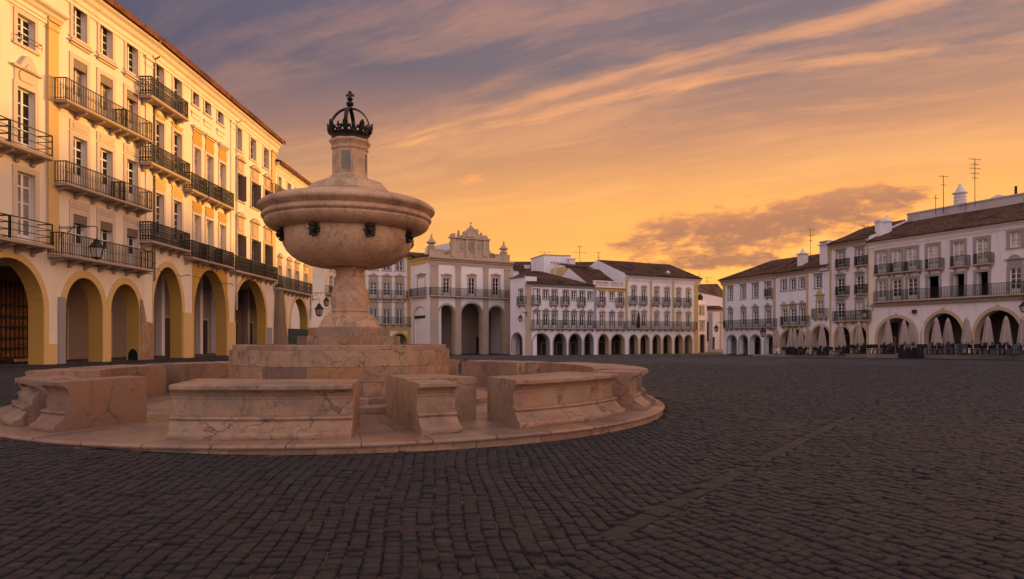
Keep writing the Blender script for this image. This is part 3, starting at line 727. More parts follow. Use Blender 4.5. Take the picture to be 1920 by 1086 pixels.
    for s in (-1, 1):
        mb.ball((s * 0.045, -0.115, 0.035), 0.02, 6); mb.ball((s * 0.105, -0.03, 0.105), 0.045, 8); mb.ball((s * 0.10, -0.03, -0.14), 0.035, 6); mb.ball((s * 0.05, -0.12, 0.065), 0.025, 6)
    mb.v = [(x * 0.84, y * 0.8, z * 0.84) for x, y, z in mb.v]
    me = mb.mesh('mask', 'bronze')
    for k in range(8):
        a = R(30.5 + 45 * k); o = link('mask', me, t, (1.585 * math.sin(a) - 0.04, -1.585 * math.cos(a), 4.08)); o.rotation_euler = (0, 0, a)
build_fountain()

# ---------------------------------------------------------------- buildings
def ray(px): return (px - CX) / FPX
class Bld:
    """a building whose front runs from pixel column pl at depth zl to pr at depth zr (plan positions in metres)"""
    def __init__(s, name, label, pl, zl, pr, zr, base, depth=9.0, cat='building', group=None):
        s.A = Vector((ray(pl) * zl, zl)); Bp = Vector((ray(pr) * zr, zr))
        s.L = (Bp - s.A).length; s.d = (Bp - s.A).normalized(); s.base = base; s.D = depth
        s.root = thing(name, label, cat, (s.A.x, s.A.y, base), math.atan2(s.d.y, s.d.x), group)
        s.n = Vector((-s.d.y, s.d.x)); s.holes = []; s.arches = []; s.za = 0.0; s.cache = {}
    def hit(s, px, off=0.0):
        a = s.A - s.n * off; k = ray(px); d = s.d      # a + u d = t (k, 1)
        t = (a.x * d.y - a.y * d.x) / (k * d.y - d.x)
        u = ((k * t - a.x) * d.x + (t - a.y) * d.y)
        return u, t
    def u(s, px, off=0.0): return s.hit(px, off)[0]
    def z(s, px, py, off=0.0): return EYE + (HY - py) / FPX * s.hit(px, off)[1] - s.base
    def build(s, name, mb, mat, parent=None, loc=(0, 0, 0)): return mb.build(name, mat, parent or s.root, loc)
    # ---- windows
    def win(s, u0, u1, z0, z1, st):
        """one window: surround (the part itself), frame and pane as sub-parts"""
        s.holes.append((u0, u1, z0, z1)); w, h = round(u1 - u0, 2), round(z1 - z0, 2)
        key = (w, h, st['k'])
        if key not in s.cache:
            sw = st.get('sw', 0.16); pj = st.get('pj', 0.05); rc = st.get('rc', 0.2); mb = MB(); e = 0.004
            hw = w / 2
            if sw:
                mb.box(-hw - sw, -hw, -pj, 0.02, e, h + sw); mb.box(hw, hw + sw, -pj, 0.02, e, h + sw); mb.box(-hw, hw, -pj, 0.02, h, h + sw)
            mb.box(-hw - (sw + 0.06), hw + sw + 0.06, -pj - 0.05, 0.02, -0.12, 0.0)
            top = h + sw
            p = st.get('ped')
            def wide(pts, zz): return [(x * (hw + sw), zz + z) for x, z in pts]
            if p == 'cap': mb.box(-hw - sw - 0.1, hw + sw + 0.1, -pj - 0.14, 0.02, top + 0.02, top + 0.12); mb.box(-hw - sw - 0.05, hw + sw + 0.05, -pj - 0.07, 0.0, top - 0.03, top + 0.02)
            if p in ('ogee', 'tri', 'curve'):
                ph = st.get('ph', 0.35)
                mb.prism(wide([(-0.92, 0), (-0.92, ph), (0.92, ph), (0.92, 0)], top), -pj + 0.012, 0.02)
                mb.prism(wide([(-0.5, 0.07), (-0.62, ph * 0.5), (-0.5, ph - 0.06), (0.5, ph - 0.06), (0.62, ph * 0.5), (0.5, 0.07)], top), -pj - 0.03, 0.0)
                t2 = top + ph; hh = st.get('pp', 0.32)
                if p == 'tri': o = [(-1.18, 0), (-1.22, 0.07), (-0.8, 0.10), (-0.35, hh * 0.8), (0, hh), (0.35, hh * 0.8), (0.8, 0.10), (1.22, 0.07), (1.18, 0)]
                elif p == 'curve': o = [(-1.1, 0), (-1.16, 0.08), (-0.85, 0.10), (-0.62, hh * 0.62), (-0.3, hh * 0.93), (0, hh), (0.3, hh * 0.93), (0.62, hh * 0.62), (0.85, 0.10), (1.16, 0.08), (1.1, 0)]
                else: o = [(-1.14, 0), (-1.2, 0.09), (-0.95, 0.12), (-0.72, 0.10), (-0.5, hh * 0.5), (-0.25, hh * 0.86), (0, hh), (0.25, hh * 0.86), (0.5, hh * 0.5), (0.72, 0.10), (0.95, 0.12), (1.2, 0.09), (1.14, 0)]
                low = [(x * 0.82, max(0.0, z - 0.09)) for x, z in o]
                mb.prism(wide(o, t2), -pj - 0.13, 0.02)
                mb.prism([(x * 0.45, t2 + 0.04 + z * 0.5) for x, z in low], -pj - 0.17, -pj - 0.10)
            sur = mb.mesh('window', st.get('mat', 'stone_grey'))
            # frame
            fm = MB(); y0, y1 = rc - 0.07, rc; b = st.get('bar', 0.05); o2 = st.get('of', 0.07)
            fm.box(-hw, -hw + o2, y0, y1, 0, h); fm.box(hw - o2, hw, y0, y1, 0, h); fm.box(-hw + o2, hw - o2, y0, y1, h - o2, h); fm.box(-hw + o2, hw - o2, y0, y1, 0, o2)
            fm.box(-b * 0.9, b * 0.9, y0 - 0.01, y1 - 0.002, o2, h - o2)
            kick = st.get('kick', 0.0)
            if kick:
                for a, c in ((-hw + o2, -b * 0.9), (b * 0.9, hw - o2)): fm.box(a, c, y0 + 0.015, y1 - 0.004, o2, kick)
            nb = st.get('nb', 3); zt = h - o2
            if st.get('tr'): tz = h - st['tr']; fm.box(-hw + o2, hw - o2, y0 - 0.005, y1 - 0.003, tz - 0.04, tz + 0.04); zt = tz
            zb = max(kick, o2)
            for i in range(1, nb + 1):
                zz = zb + (zt - zb) * i / (nb + 1)
                for a, c in ((-hw + o2, -b * 0.9), (b * 0.9, hw - o2)): fm.box(a, c, y0 + 0.02, y1 - 0.006, zz - b * 0.4, zz + b * 0.4)
            fr = fm.mesh('frame', st.get('fmat', 'white_paint')); pm = {}
            box = None
            if st.get('box'): bx = MB(); bx.box(-hw + 0.01, hw - 0.01, -0.02, rc - 0.08, h - 0.42, h - 0.005); box = bx.mesh('shutter_box', 'shutter_box')
            s.cache[key] = (sur, fr, w, h, rc, box)
        sur, fr, w, h, rc, box = s.cache[key]
        o = link('window', sur, s.root, ((u0 + u1) / 2, 0, z0))
        if st.get('open'):
            if st['open'] == 1:
                lf = MB(); lf.box(-w / 2 + 0.02, -w / 2 + 0.07, 0.2, 0.2 + w * 0.45, 0.02, h - 0.03); lf.build('open_leaf', 'white_paint', o)
            return o
        link('frame', fr, o)
        pk = st.get('pane', 'glass_dark')
        if isinstance(pk, (list, tuple)): pk = random.choice(pk)
        k2 = ('pane', w, h, pk)
        if k2 not in s.cache:
            mb = MB(); mb.quad((-w / 2, rc - 0.028, 0), (w / 2, rc - 0.028, 0), (w / 2, rc - 0.028, h), (-w / 2, rc - 0.028, h)); s.cache[k2] = mb.mesh('pane', pk)
        link('pane', s.cache[k2], o)
        if box: link('shutter_box', box, o)
        return o
    # ---- balconies
    def balcony(s, u0, u1, z, depth=0.6, rail=1.0, style='bars', th=0.16, cons=None, mat='stone_ledge', step=0.12):
        L = u1 - u0; mb = MB()
        mb.along([(-depth, 0.03), (-depth - 0.03, 0.05), (-depth - 0.03, th), (0.01, th), (0.01, 0), (-depth + 0.06, 0)], 0, L)
        for c in (cons if cons is not None else [0.25, L - 0.25] if L < 2.2 else [0.3 + (L - 0.6) * i / max(2, round(L / 1.3)) for i in range(max(2, round(L / 1.3)) + 1)]):
            mb.along([(0.0, -0.34), (-0.10, -0.32), (-0.16, -0.2), (-depth * 0.55, -0.13), (-depth * 0.82, -0.05), (-depth * 0.82, 0.0), (0.0, 0.0)], c - 0.09, c + 0.09)
        o = mb.build('balcony', mat, s.root, (u0, 0, z))
        rb = MB(); z0, z1 = th + 0.03, th + rail; y = -depth + 0.03; t = 0.014
        sides = [((0.03, y), (L - 0.03, y)), ((0.03, y), (0.03, -0.01)), ((L - 0.03, y), (L - 0.03, -0.01))]
        for (xa, ya), (xb, yb) in sides:
            def bar(zz, hh=0.014): rb.box(min(xa, xb) - t, max(xa, xb) + t, min(ya, yb) - t, max(ya, yb) + t, zz - hh, zz + hh)
            bar(z1, 0.024); bar(z0 + 0.05)
            ln = math.hypot(xb - xa, yb - ya); n = max(2, int(ln / step))
            if style == 'rails':
                bar(z0 + 0.35); bar(z0 + 0.65); n = max(1, int(ln / 2.2))
            if style in ('ornate', 'scroll'): bar(z0 + 0.22); bar(z1 - 0.2); bar((z0 + z1) / 2)
            for i in range(n + 1):
                f = i / n; cx, cy = xa + (xb - xa) * f, ya + (yb - ya) * f; q = (0.012 if step < 0.145 else 0.016) if 0 < i < n else 0.022
                if style == 'rails': q = 0.02
                rb.box(cx - q, cx + q, cy - q, cy + q, th, z1 - 0.01)
                if style == 'bars' and i % 2 and step < 0.2: rb.box(cx - 0.02, cx + 0.02, cy - 0.02, cy + 0.02, (z0 + z1) / 2 - 0.03, (z0 + z1) / 2 + 0.03)
                if style in ('ornate', 'scroll') and i < n:
                    f2 = (i + 0.5) / n; mx, my = xa + (xb - xa) * f2, ya + (yb - ya) * f2; hs = ln / n * 0.42
                    ax = (1, 0) if abs(xb - xa) > abs(yb - ya) else (0, 1)
                    for zc, rz in (((z0 + z1) / 2 - 0.17, 0.12), ((z0 + z1) / 2 + 0.15, 0.11)) + (((z1 - 0.1), 0.07), (z0 + 0.14, 0.07)):
                        pts = [(mx + ax[0] * hs * math.cos(k * math.pi / 3), my + ax[1] * hs * math.cos(k * math.pi / 3), zc + rz * math.sin(k * math.pi / 3)) for k in range(7)]
                        rb.tube(pts, 0.017, 4)
        rb.build('railing', 'iron', o)
        return o
    # ---- walls
    def wall(s, H, mat, za=0.0, depth=0.6, rev=None, wsur=0.28, smat=None, side=None, bot=-1.5, arcade=3.6, inner='plaster_inner_dark', band=None, proj=0.03, doors=True, skL=0.0, op=''):
        """front with its openings; arches below za"""
        mb = MB(); hs = s.holes; zb = za if s.arches else bot
        us = sorted({0.0, s.L} | {q for a, b, c, d in hs for q in (a, b) if 0 < q < s.L}); zs = sorted({zb, H} | {q for a, b, c, d in hs for q in (c, d) if zb < q < H})
        for a, b in zip(us, us[1:]):
            for c, d in zip(zs, zs[1:]):
                m, n = (a + b) / 2, (c + d) / 2
                if any(h[0] < m < h[1] and h[2] < n < h[3] for h in hs): continue
                mb.quad((a, 0, c), (b, 0, c), (b, 0, d), (a, 0, d))
        for a, b, c, d in hs:
            r = 0.32
            mb.quad((a, 0, c), (a, r, c), (a, r, d), (a, 0, d)); mb.quad((b, 0, c), (b, r, c), (b, r, d), (b, 0, d))
            mb.quad((a, 0, d), (b, 0, d), (b, r, d), (a, r, d)); mb.quad((a, 0, c), (b, 0, c), (b, r, c), (a, r, c))
        D = s.D; zc0 = bot if not s.arches else za
        xl = skL * D; 
        for sd, x in (('L', 0.0), ('R', s.L)):
            xb = xl if sd == 'L' else x
            if sd in op:        # the arcade walk runs on through here
                w_ = depth + arcade
                mb.quad((x, 0, za), (x, D, za), (x, D, H), (x, 0, H)); mb.quad((x, 0, bot), (x, depth, bot), (x, depth, za), (x, 0, za))
                if w_ < D: mb.quad((x, w_, bot), (x, D, bot), (x, D, za), (x, w_, za))
            else: mb.quad((x, 0, bot), (xb, D, bot), (xb, D, H), (x, 0, H))
        mb.quad((xl, D, bot), (s.L, D, bot), (s.L, D, H), (xl, D, H))
        mb.quad((0, 0.01, H), (s.L, 0.01, H), (s.L, D, H), (xl, D, H))
        rv = MB(); sr = MB(); N = 18; ar = sorted(s.arches)
        if ar:
            prev = 0.0
            for i, (a, b, zsx, zcx) in enumerate(ar):
                if a > prev: mb.quad((prev, 0, bot), (a, 0, bot), (a, 0, za), (prev, 0, za))
                m, hw = (a + b) / 2, (b - a) / 2; H1 = zcx - zsx
                pts = [(m - hw * math.cos(math.pi * k / N), zsx + H1 * math.sin(math.pi * k / N)) for k in range(N + 1)]
                for (x0, z0), (x1, z1) in zip(pts, pts[1:]):
                    mb.quad((x0, 0, z0), (x1, 0, z1), (x1, 0, za), (x0, 0, za)); rv.quad((x0, 0, z0), (x1, 0, z1), (x1, depth, z1), (x0, depth, z0))
                for x in (a, b): rv.quad((x, 0, bot), (x, depth, bot), (x, depth, zsx), (x, 0, zsx))
                if wsur:
                    lo = (ar[i - 1][1] + a) / 2 if i else -1e9; hi = (b + ar[i + 1][0]) / 2 if i + 1 < len(ar) else 1e9
                    lo = max(lo, 0.0) + 0.002; hi = min(hi, s.L) - 0.002
                    out = [(min(max(m - (hw + wsur) * math.cos(math.pi * k / N), lo), hi), zsx + (H1 + wsur) * math.sin(math.pi * k / N)) for k in range(N + 1)]
                    ins = [(a, bot)] + pts + [(b, bot)]; ous = [(out[0][0], bot)] + out + [(out[-1][0], bot)]; p = -proj
                    for (x0, z0), (x1, z1), (X0, Z0), (X1, Z1) in zip(ins, ins[1:], ous, ous[1:]):
                        sr.quad((x0, p, z0), (x1, p, z1), (X1, p, Z1), (X0, p, Z0)); sr.quad((x0, p, z0), (x1, p, z1), (x1, 0.004, z1), (x0, 0.004, z0)); sr.quad((X0, p, Z0), (X1, p, Z1), (X1, 0.0, Z1), (X0, 0.0, Z0))
                prev = b
            if s.L > prev: mb.quad((prev, 0, bot), (s.L, 0, bot), (s.L, 0, za), (prev, 0, za))
            # vault space behind the arches
            iv = MB(); w = arcade + depth
            x0_ = skL * w; iv.quad((x0_, w, bot), (s.L, w, bot), (s.L, w, za), (x0_, w, za)); iv.quad((0, depth, za - 0.02), (s.L, depth, za - 0.02), (s.L, w, za - 0.02), (x0_, w, za - 0.02))
            if skL: iv.quad((0, depth, bot), (x0_, w, bot), (x0_, w, za), (0, depth, za))
            prev = 0.0
            for a, b, zsx, zcx in ar + [(s.L, s.L, 0, 0)]:      # inner faces of the piers
                if a > prev + 0.01: iv.quad((prev, depth, bot), (a, depth, bot), (a, depth, za), (prev, depth, za))
                if b > a:
                    m, hw = (a + b) / 2, (b - a) / 2
                    pts = [(m - hw * math.cos(math.pi * k / N), zsx + (zcx - zsx) * math.sin(math.pi * k / N)) for k in range(N + 1)]
                    for (x0, z0), (x1, z1) in zip(pts, pts[1:]): iv.quad((x0, depth, z0), (x1, depth, z1), (x1, depth, za), (x0, depth, za))
                prev = b
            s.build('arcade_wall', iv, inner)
            if doors == 'row':
                n = max(1, int(s.L / 2.7))
                for i in range(n):
                    x = (i + 0.5) * s.L / n; dm = MB(); dm.box(x - 1.3, x - 0.85, w - 0.4, w, bot, za - 0.03); s.build('inner_pilaster', dm, 'plaster_white')
                    dm = MB(); dm.box(x - 0.45, x + 0.65, w - 0.06, w - 0.005, bot, 2.75); dr = s.build('door', dm, 'door_dark'); dm = MB(); dm.box(x - 0.6, x - 0.452, w - 0.12, w - 0.004, bot, 2.9); dm.box(x + 0.652, x + 0.8, w - 0.12, w - 0.004, bot, 2.9); dm.box(x - 0.45, x + 0.65, w - 0.12, w - 0.004, 2.752, 2.9); dm.build('door_frame', 'stone_beige', dr)
            elif doors == 'dado':
                dm = MB(); dm.box(0.1, s.L - 0.1, w - 0.08, w - 0.004, bot, 1.55); s.build('dado', dm, 'dado_pale')
            if doors is True:
                for a, b, zsx, zcx in ar:
                    m = (a + b) / 2; dw = min(0.75, (b - a) * 0.26); dm = MB(); dm.box(m - dw + 0.3, m + dw + 0.3, w - 0.06, w - 0.005, bot, min(zsx, 2.7)); dr = s.build('door', dm, 'door_dark')
                    dm = MB(); dm.box(m - dw + 0.18, m - dw + 0.298, w - 0.1, w - 0.004, bot, min(zsx, 2.7) + 0.12); dm.box(m + dw + 0.302, m + dw + 0.42, w - 0.1, w - 0.004, bot, min(zsx, 2.7) + 0.12); dm.box(m - dw + 0.3, m + dw + 0.3, w - 0.1, w - 0.004, min(zsx, 2.7), min(zsx, 2.7) + 0.12)
                    dm.build('door_frame', 'stone_beige', dr)
            s.build('arch_reveals', rv, rev or mat)
            if wsur: s.build('arch_surrounds', sr, smat or rev or mat)
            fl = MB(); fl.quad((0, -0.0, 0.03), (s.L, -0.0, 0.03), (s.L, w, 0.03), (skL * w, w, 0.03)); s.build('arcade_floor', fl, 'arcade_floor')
        return s.build('wall', mb, mat)
    def pilaster(s, u0, u1, z0, z1, mat, cap=True, pj=0.07):
        mb = MB(); mb.box(u0, u1, -pj, 0.02, z0, z1)
        if cap: mb.box(u0 - 0.08, u1 + 0.08, -pj - 0.09, 0.02, z1 + 0.0, z1 + 0.14); mb.box(u0 - 0.04, u1 + 0.04, -pj - 0.04, 0.02, z1 - 0.35, z1 - 0.27)
        return s.build('pilaster', mb, mat)
    def cornice(s, z0, z1, mat, pj=0.5, u0=None, u1=None):
        h = z1 - z0; mb = MB()
        mb.along([(0.02, z0), (-0.06, z0), (-0.06, z0 + h * 0.16), (-0.12, z0 + h * 0.2), (-0.12, z0 + h * 0.42), (-pj * 0.45, z0 + h * 0.5), (-pj * 0.62, z0 + h * 0.66), (-pj * 0.9, z0 + h * 0.74), (-pj, z0 + h * 0.82), (-pj, z1), (0.02, z1)],
                 0.0 if u0 is None else u0, s.L if u1 is None else u1)
        return s.build('cornice', mb, mat)
    def roof(s, z0, rise, mat='roof_tiles', over=0.6, hipL=0.0, hipR=0.0, pitch=0.24, run=None, ovL=0.0, ovR=0.0, rows=10, th=0.10, gmat='plaster_lilac', backL=0.0):
        D = run or s.D / 2; mb = MB(); u0, u1 = -ovL, s.L + ovR; n = int((u1 - u0) / pitch * 4); sl = math.hypot(D + over, rise); ny, nz = -rise / sl, (D + over) / sl
        jit = rng.normal(0, 0.012, (n + 1, rows + 1)); cols = []
        for i in range(n + 1):
            u = u0 + (u1 - u0) * i / n; tm = 1.0
            if hipL: tm = min(tm, (u - u0) / hipL)
            if hipR: tm = min(tm, (u1 - u) / hipR)
            tm = max(tm, 0.0); w = abs(math.sin(math.pi * (u - u0) / pitch)) ** 0.8 * 0.10; col = []
            for j in range(rows + 1):
                t = tm * j / rows; hh = w + jit[i, j] * (0.6 if j else 0.3) + 0.02 * math.sin(u * 0.7 + j)
                col.append(mb.vert((u, -over + (D + over) * t + ny * hh, z0 + rise * t + nz * hh)))
            cols.append(col)
        for a, b in zip(cols, cols[1:]):
            for j in range(rows): mb.face(a[j], b[j], b[j + 1], a[j + 1])
        lo = [mb.vert((u0 + (u1 - u0) * i / n, -over + 0.01, z0 - th * 0.4)) for i in range(n + 1)]
        for i in range(n): mb.face(lo[i], lo[i + 1], cols[i + 1][0], cols[i][0])
        q = lambda *p: mb.quad(*p)
        q((u0, -over + 0.01, z0 - 0.02), (u1, -over + 0.01, z0 - 0.02), (u1, 0.02, z0 - 0.02), (u0, 0.02, z0 - 0.02))       # soffit
        rl, rr = u0 + hipL, u1 - hipR; Y = D + D + over
        q((rl, D, z0 + rise), (rr, D, z0 + rise), (u1, Y, z0), (u0 + backL, Y, z0))
        if hipL: mb.face(mb.vert((u0, -over, z0)), mb.vert((rl, D, z0 + rise)), mb.vert((u0 + backL, Y, z0)))
        if hipR: mb.face(mb.vert((u1, -over, z0)), mb.vert((rr, D, z0 + rise)), mb.vert((u1, Y, z0)))
        gb = MB()
        for hip, u in ((hipL, 0.012), (hipR, s.L - 0.012)):
            if not hip: gb.face(gb.vert((u, 0.0, z0 - 0.03)), gb.vert((u, 0.0, z0 + rise * over / (D + over) - 0.02)), gb.vert((u, D, z0 + rise - 0.02)), gb.vert((u, D + D - 0.0, z0 + rise * over / (D + over) - 0.02)), gb.vert((u, D + D, z0 - 0.03)))
        if gb.f: s.build('gable', gb, gmat)
        s.rf = s.build('roof', mb, mat); return s.rf
    def chimney(s, u, y, z0, z1, w=0.5, kind='box', mat='plaster_rose'):
        mb = MB(); h = w / 2
        if kind == 'round':
            mb.lathe([(h * 1.1, z0), (h, z0 + (z1 - z0) * 0.62), (h * 1.35, z0 + (z1 - z0) * 0.64), (h * 1.35, z0 + (z1 - z0) * 0.67), (h * 0.95, z0 + (z1 - z0) * 0.7), (h * 0.3, z0 + (z1 - z0) * 0.9), (h * 0.32, z0 + (z1 - z0) * 0.93), (h * 0.12, z0 + (z1 - z0) * 0.98), (0.01, z1)], 14)
            for k in range(3): zz = z0 + (z1 - z0) * (0.3 + 0.1 * k); mb.lathe([(h * 1.02, zz), (h * 1.16, zz + 0.04), (h * 1.0, zz + 0.08)], 14)
        else:
            zt = z0 + (z1 - z0) * (0.7 if kind == 'cap' else 0.86)
            mb.box(-h, h, -h, h, z0, zt); mb.box(-h * 1.3, h * 1.3, -h * 1.3, h * 1.3, zt, zt + 0.12)
            if kind == 'cap':
                mb.lathe([(h * 1.1, zt + 0.12), (h * 0.25, zt + (z1 - zt) * 0.72), (h * 0.3, zt + (z1 - zt) * 0.8), (0.01, z1)], 4, a0=R(45))
            else:
                for a in (-1, 1): mb.box(a * h * 0.9 - 0.07, a * h * 0.9 + 0.07, -h, h, zt + 0.12, z1 - 0.08)
                mb.box(-h * 1.2, h * 1.2, -h * 1.2, h * 1.2, z1 - 0.08, z1)
        return mb.build('chimney', mat, s.rf, (u, y, 0))

def leftZ(px, X): return -X * FPX / (CX - px)
BA = 0.45
A = {}
A[1] = Bld('arcade_house', 'cream house at the far left edge with a barred wooden gate in its arch', -150, leftZ(-150, -21.95), 107, leftZ(107, -21.4), BA, 10)
A[2] = Bld('arcade_house', 'tall cream house with brown shutter boxes and two yellow arches side by side', 107, leftZ(107, -21.4), 285, leftZ(285, -20.9), BA, 10)
A[3] = Bld('arcade_house', 'narrow cream house two windows wide with three long ornate balconies', 285, leftZ(285, -20.9), 360, leftZ(360, -20.85), BA, 10)
A[4] = Bld('arcade_house', 'house with ochre panels over its windows and a fully ochre arch front', 360, leftZ(360, -20.85), 440, leftZ(440, -20.8), BA, 10)
A[5] = Bld('arcade_house', 'cream corner house with open dark shutters at the end of the tall roof', 440, leftZ(440, -20.8), 515, leftZ(515, -20.72), BA, 10)
A[6] = Bld('arcade_house', 'lower cream house beyond the tall row with green boards across its arch', 515, leftZ(515, -20.72), 584, leftZ(584, -20.6), BA, 10)
ROOFZ = 19.0 - BA

def bays(b, spans, zb, zt, st, off=0.0):
    """windows given by photo columns (glass edges); zb, zt local heights"""
    return [b.win(b.u(l), b.u(r), zb, zt, st) for l, r in spans]

# A1
b = A[1]
st = dict(k='a1', sw=0.2, nb=3, bar=0.06, pane='glass_dark', mat='stone_cream', rc=0.26)
sp = [(31.5, 64.6), (-87, -40)]
z4b, z4t = b.z(48, 88), b.z(48, 33)
bays(b, sp, z4b, z4t, st)
sl3 = b.z(20, 275, 0.8); sl2 = b.z(17, 454, 0.8)
bays(b, sp, sl3 + 0.2, b.z(48, 168), dict(k='a1m', sw=0.22, nb=3, bar=0.06, ped='ogee', ph=0.55, pp=0.7, mat='stone_cream', rc=0.26, kick=0.5))
bays(b, sp, sl2 + 0.2, b.z(48, 325), dict(k='a1l', sw=0.25, nb=2, bar=0.07, tr=0.6, mat='stone_cream', rc=0.26, kick=0.4, pane='glass_curtain'))
for l, r in ((20, 100), (-100, 19)):
    for zz in (sl3, sl2): b.balcony(b.u(l, 0.8), b.u(r, 0.8), zz, 0.8, 0.95, 'rails', 0.18)
for l, r in sp:
    mb = MB(); w = b.u(r) - b.u(l); mb.box(-0.1, w + 0.1, -0.3, -0.28, 0.28, 0.31); mb.box(-0.1, w + 0.1, -0.3, -0.28, 0.10, 0.12)
    for q in (-0.1, w + 0.08): mb.box(q, q + 0.02, -0.3, 0.0, 0.28, 0.31); mb.box(q, q + 0.02, -0.3, -0.28, 0.0, 0.31)
    b.build('window_rail', mb, 'iron', None, (b.u(l), 0, z4b))
ur = b.u(81.7); hwA = 1.95
b.arches = [(ur - 2 * hwA, ur, 2.55, b.z(45, 487))]
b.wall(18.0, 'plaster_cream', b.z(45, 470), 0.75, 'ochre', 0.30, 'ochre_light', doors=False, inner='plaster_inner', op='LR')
b.pilaster(b.u(87), b.u(106), b.z(95, 470), 15.9, 'ochre_light', True, 0.12)
b.pilaster(b.u(-145), b.u(-108), 4.6, 15.9, 'ochre_light', True, 0.12)
b.cornice(15.7, 16.5, 'plaster_cream', 0.5, None, b.u(112))
b.roof(18.0, 2.2, 'roof_tiles_red', 0.5)
mb = MB(); u0, w = ur - 2 * hwA, 0.75 + 2.6
mb.box(u0 - 0.5, ur + 3.1, w, w + 0.08, 0.2, 4.4); gate = b.build('gate', mb, 'wood_gate')
mb = MB()
for i in range(28): x = u0 - 0.45 + i * 0.27; mb.box(x - 0.022, x + 0.022, w - 0.16, w - 0.12, 0.25, 4.1)
for zz in (0.3, 0.75, 1.25, 1.8, 2.3, 2.85, 3.9): mb.box(u0 - 0.5, ur + 3.1, w - 0.20, w - 0.165, zz - 0.035, zz + 0.035)
mb.build('grille', 'iron', gate)
mb = MB(); mb.box(b.u(83), b.u(106), -0.035, 0.02, -1, b.z(95, 645)); b.build('dado', mb, 'ochre_light')

# A2
b = A[2]
sp = [(136, 162), (186.5, 210), (236.5, 257.5)]
bays(b, sp, b.z(149, 76), b.z(149, 11.6), dict(k='a2t', sw=0.2, nb=3, bar=0.05, mat='stone_cream', rc=0.28))
s3 = b.z(124, 190.6, 0.7); s2 = b.z(126, 348, 0.7); s1 = b.z(116, 482.5, 0.7)
bays(b, sp, s3 + 0.18, b.z(149, 116), dict(k='a2c', sw=0.24, nb=2, kick=0.8, box=1, mat='stone_cream', rc=0.28, pane='glass_curtain', fmat='cream_paint'))
bays(b, sp, s2 + 0.18, b.z(149, 260), dict(k='a2b', sw=0.24, nb=2, kick=0.8, tr=0.5, mat='stone_cream', rc=0.28))
bays(b, sp, s1 + 0.18, b.z(149, 404), dict(k='a2a', sw=0.24, nb=2, kick=0.8, box=1, mat='stone_cream', rc=0.28))
for px in (149, 198, 246.7):      # raised panels between floors, sills of the top row
    uc = b.u(px)
    for zl, zh in ((b.z(149, 260) + 0.3, s3 - 0.4), (b.z(149, 404) + 0.3, s2 - 0.4)):
        mb = MB(); mb.box(uc - 0.72, uc + 0.72, -0.045, 0.02, zl, zh); mb.box(uc - 0.5, uc + 0.5, -0.07, -0.04, zl + 0.12, zh - 0.12); b.build('panel', mb, 'stone_cream')
    mb = MB(); zz = b.z(149, 84); mb.box(uc - 0.8, uc + 0.8, -0.2, 0.02, zz - 0.1, zz); mb.box(uc - 0.7, uc + 0.7, -0.1, 0.02, zz - 0.2, zz - 0.1); b.build('window_sill', mb, 'stone_cream')
for zz, split in ((s3, 237), (s2, 233)):
    b.balcony(b.u(124, 0.7), b.u(split, 0.7), zz, 0.7, 1.0, 'bars', 0.14); b.balcony(b.u(split + 0.8, 0.7), b.u(286, 0.7), zz, 0.7, 1.0, 'bars', 0.14)
b.balcony(b.u(116, 0.7), b.u(287, 0.7), s1, 0.7, 1.0, 'bars', 0.16)
cz = b.z(165, 522)
b.arches = [(b.u(122.4), b.u(192), 2.7, cz), (b.u(207.5), b.u(261), 2.7, cz - 0.05)]
b.wall(ROOFZ, 'plaster_cream', cz + 0.42, 0.75, 'ochre', 0.36, 'ochre_light', doors='row', inner='plaster_inner', op='LR')
b.pilaster(b.u(272), b.u(284.5), s1 + 1.4, ROOFZ - 1.3, 'plaster_cream', True, 0.06)
b.cornice(ROOFZ - 1.15, ROOFZ - 0.02, 'plaster_cream', 0.55)
b.roof(ROOFZ, 2.4, 'roof_tiles_red', 0.72, th=0.55)
mb = MB(); uA, uB = b.u(262), b.u(284.6)
mb.prism([(uA, -1), (uA, b.z(263, 562)), (uA + 0.14, b.z(263, 562)), (uA + 0.55, b.z(272, 603)), (uB, b.z(275, 606)), (uB + 0.02, -1)], -0.09, 0.02); b.build('stone_buttress', mb, 'marble_block')
mb = MB(); mb.box(b.u(108), b.u(121), -0.06, 0.02, -1, b.z(112, 557)); b.build('dado', mb, 'dado_grey')
mb = MB(); n = 10; yv = 0.52
xx = b.arches[1][1] - 0.012
for k in range(n): a0, a1 = math.pi * k / n, math.pi * (k + 1) / n; mb.quad((xx, 0.36 - 0.28 * math.cos(a0), 0.0), (xx, 0.36 - 0.28 * math.cos(a1), 0.0), (xx, 0.36 - 0.28 * math.cos(a1), 0.25 + 0.4 * math.sin(a1)), (xx, 0.36 - 0.28 * math.cos(a0), 0.25 + 0.4 * math.sin(a0)))
b.build('vent_niche', mb, 'iron')

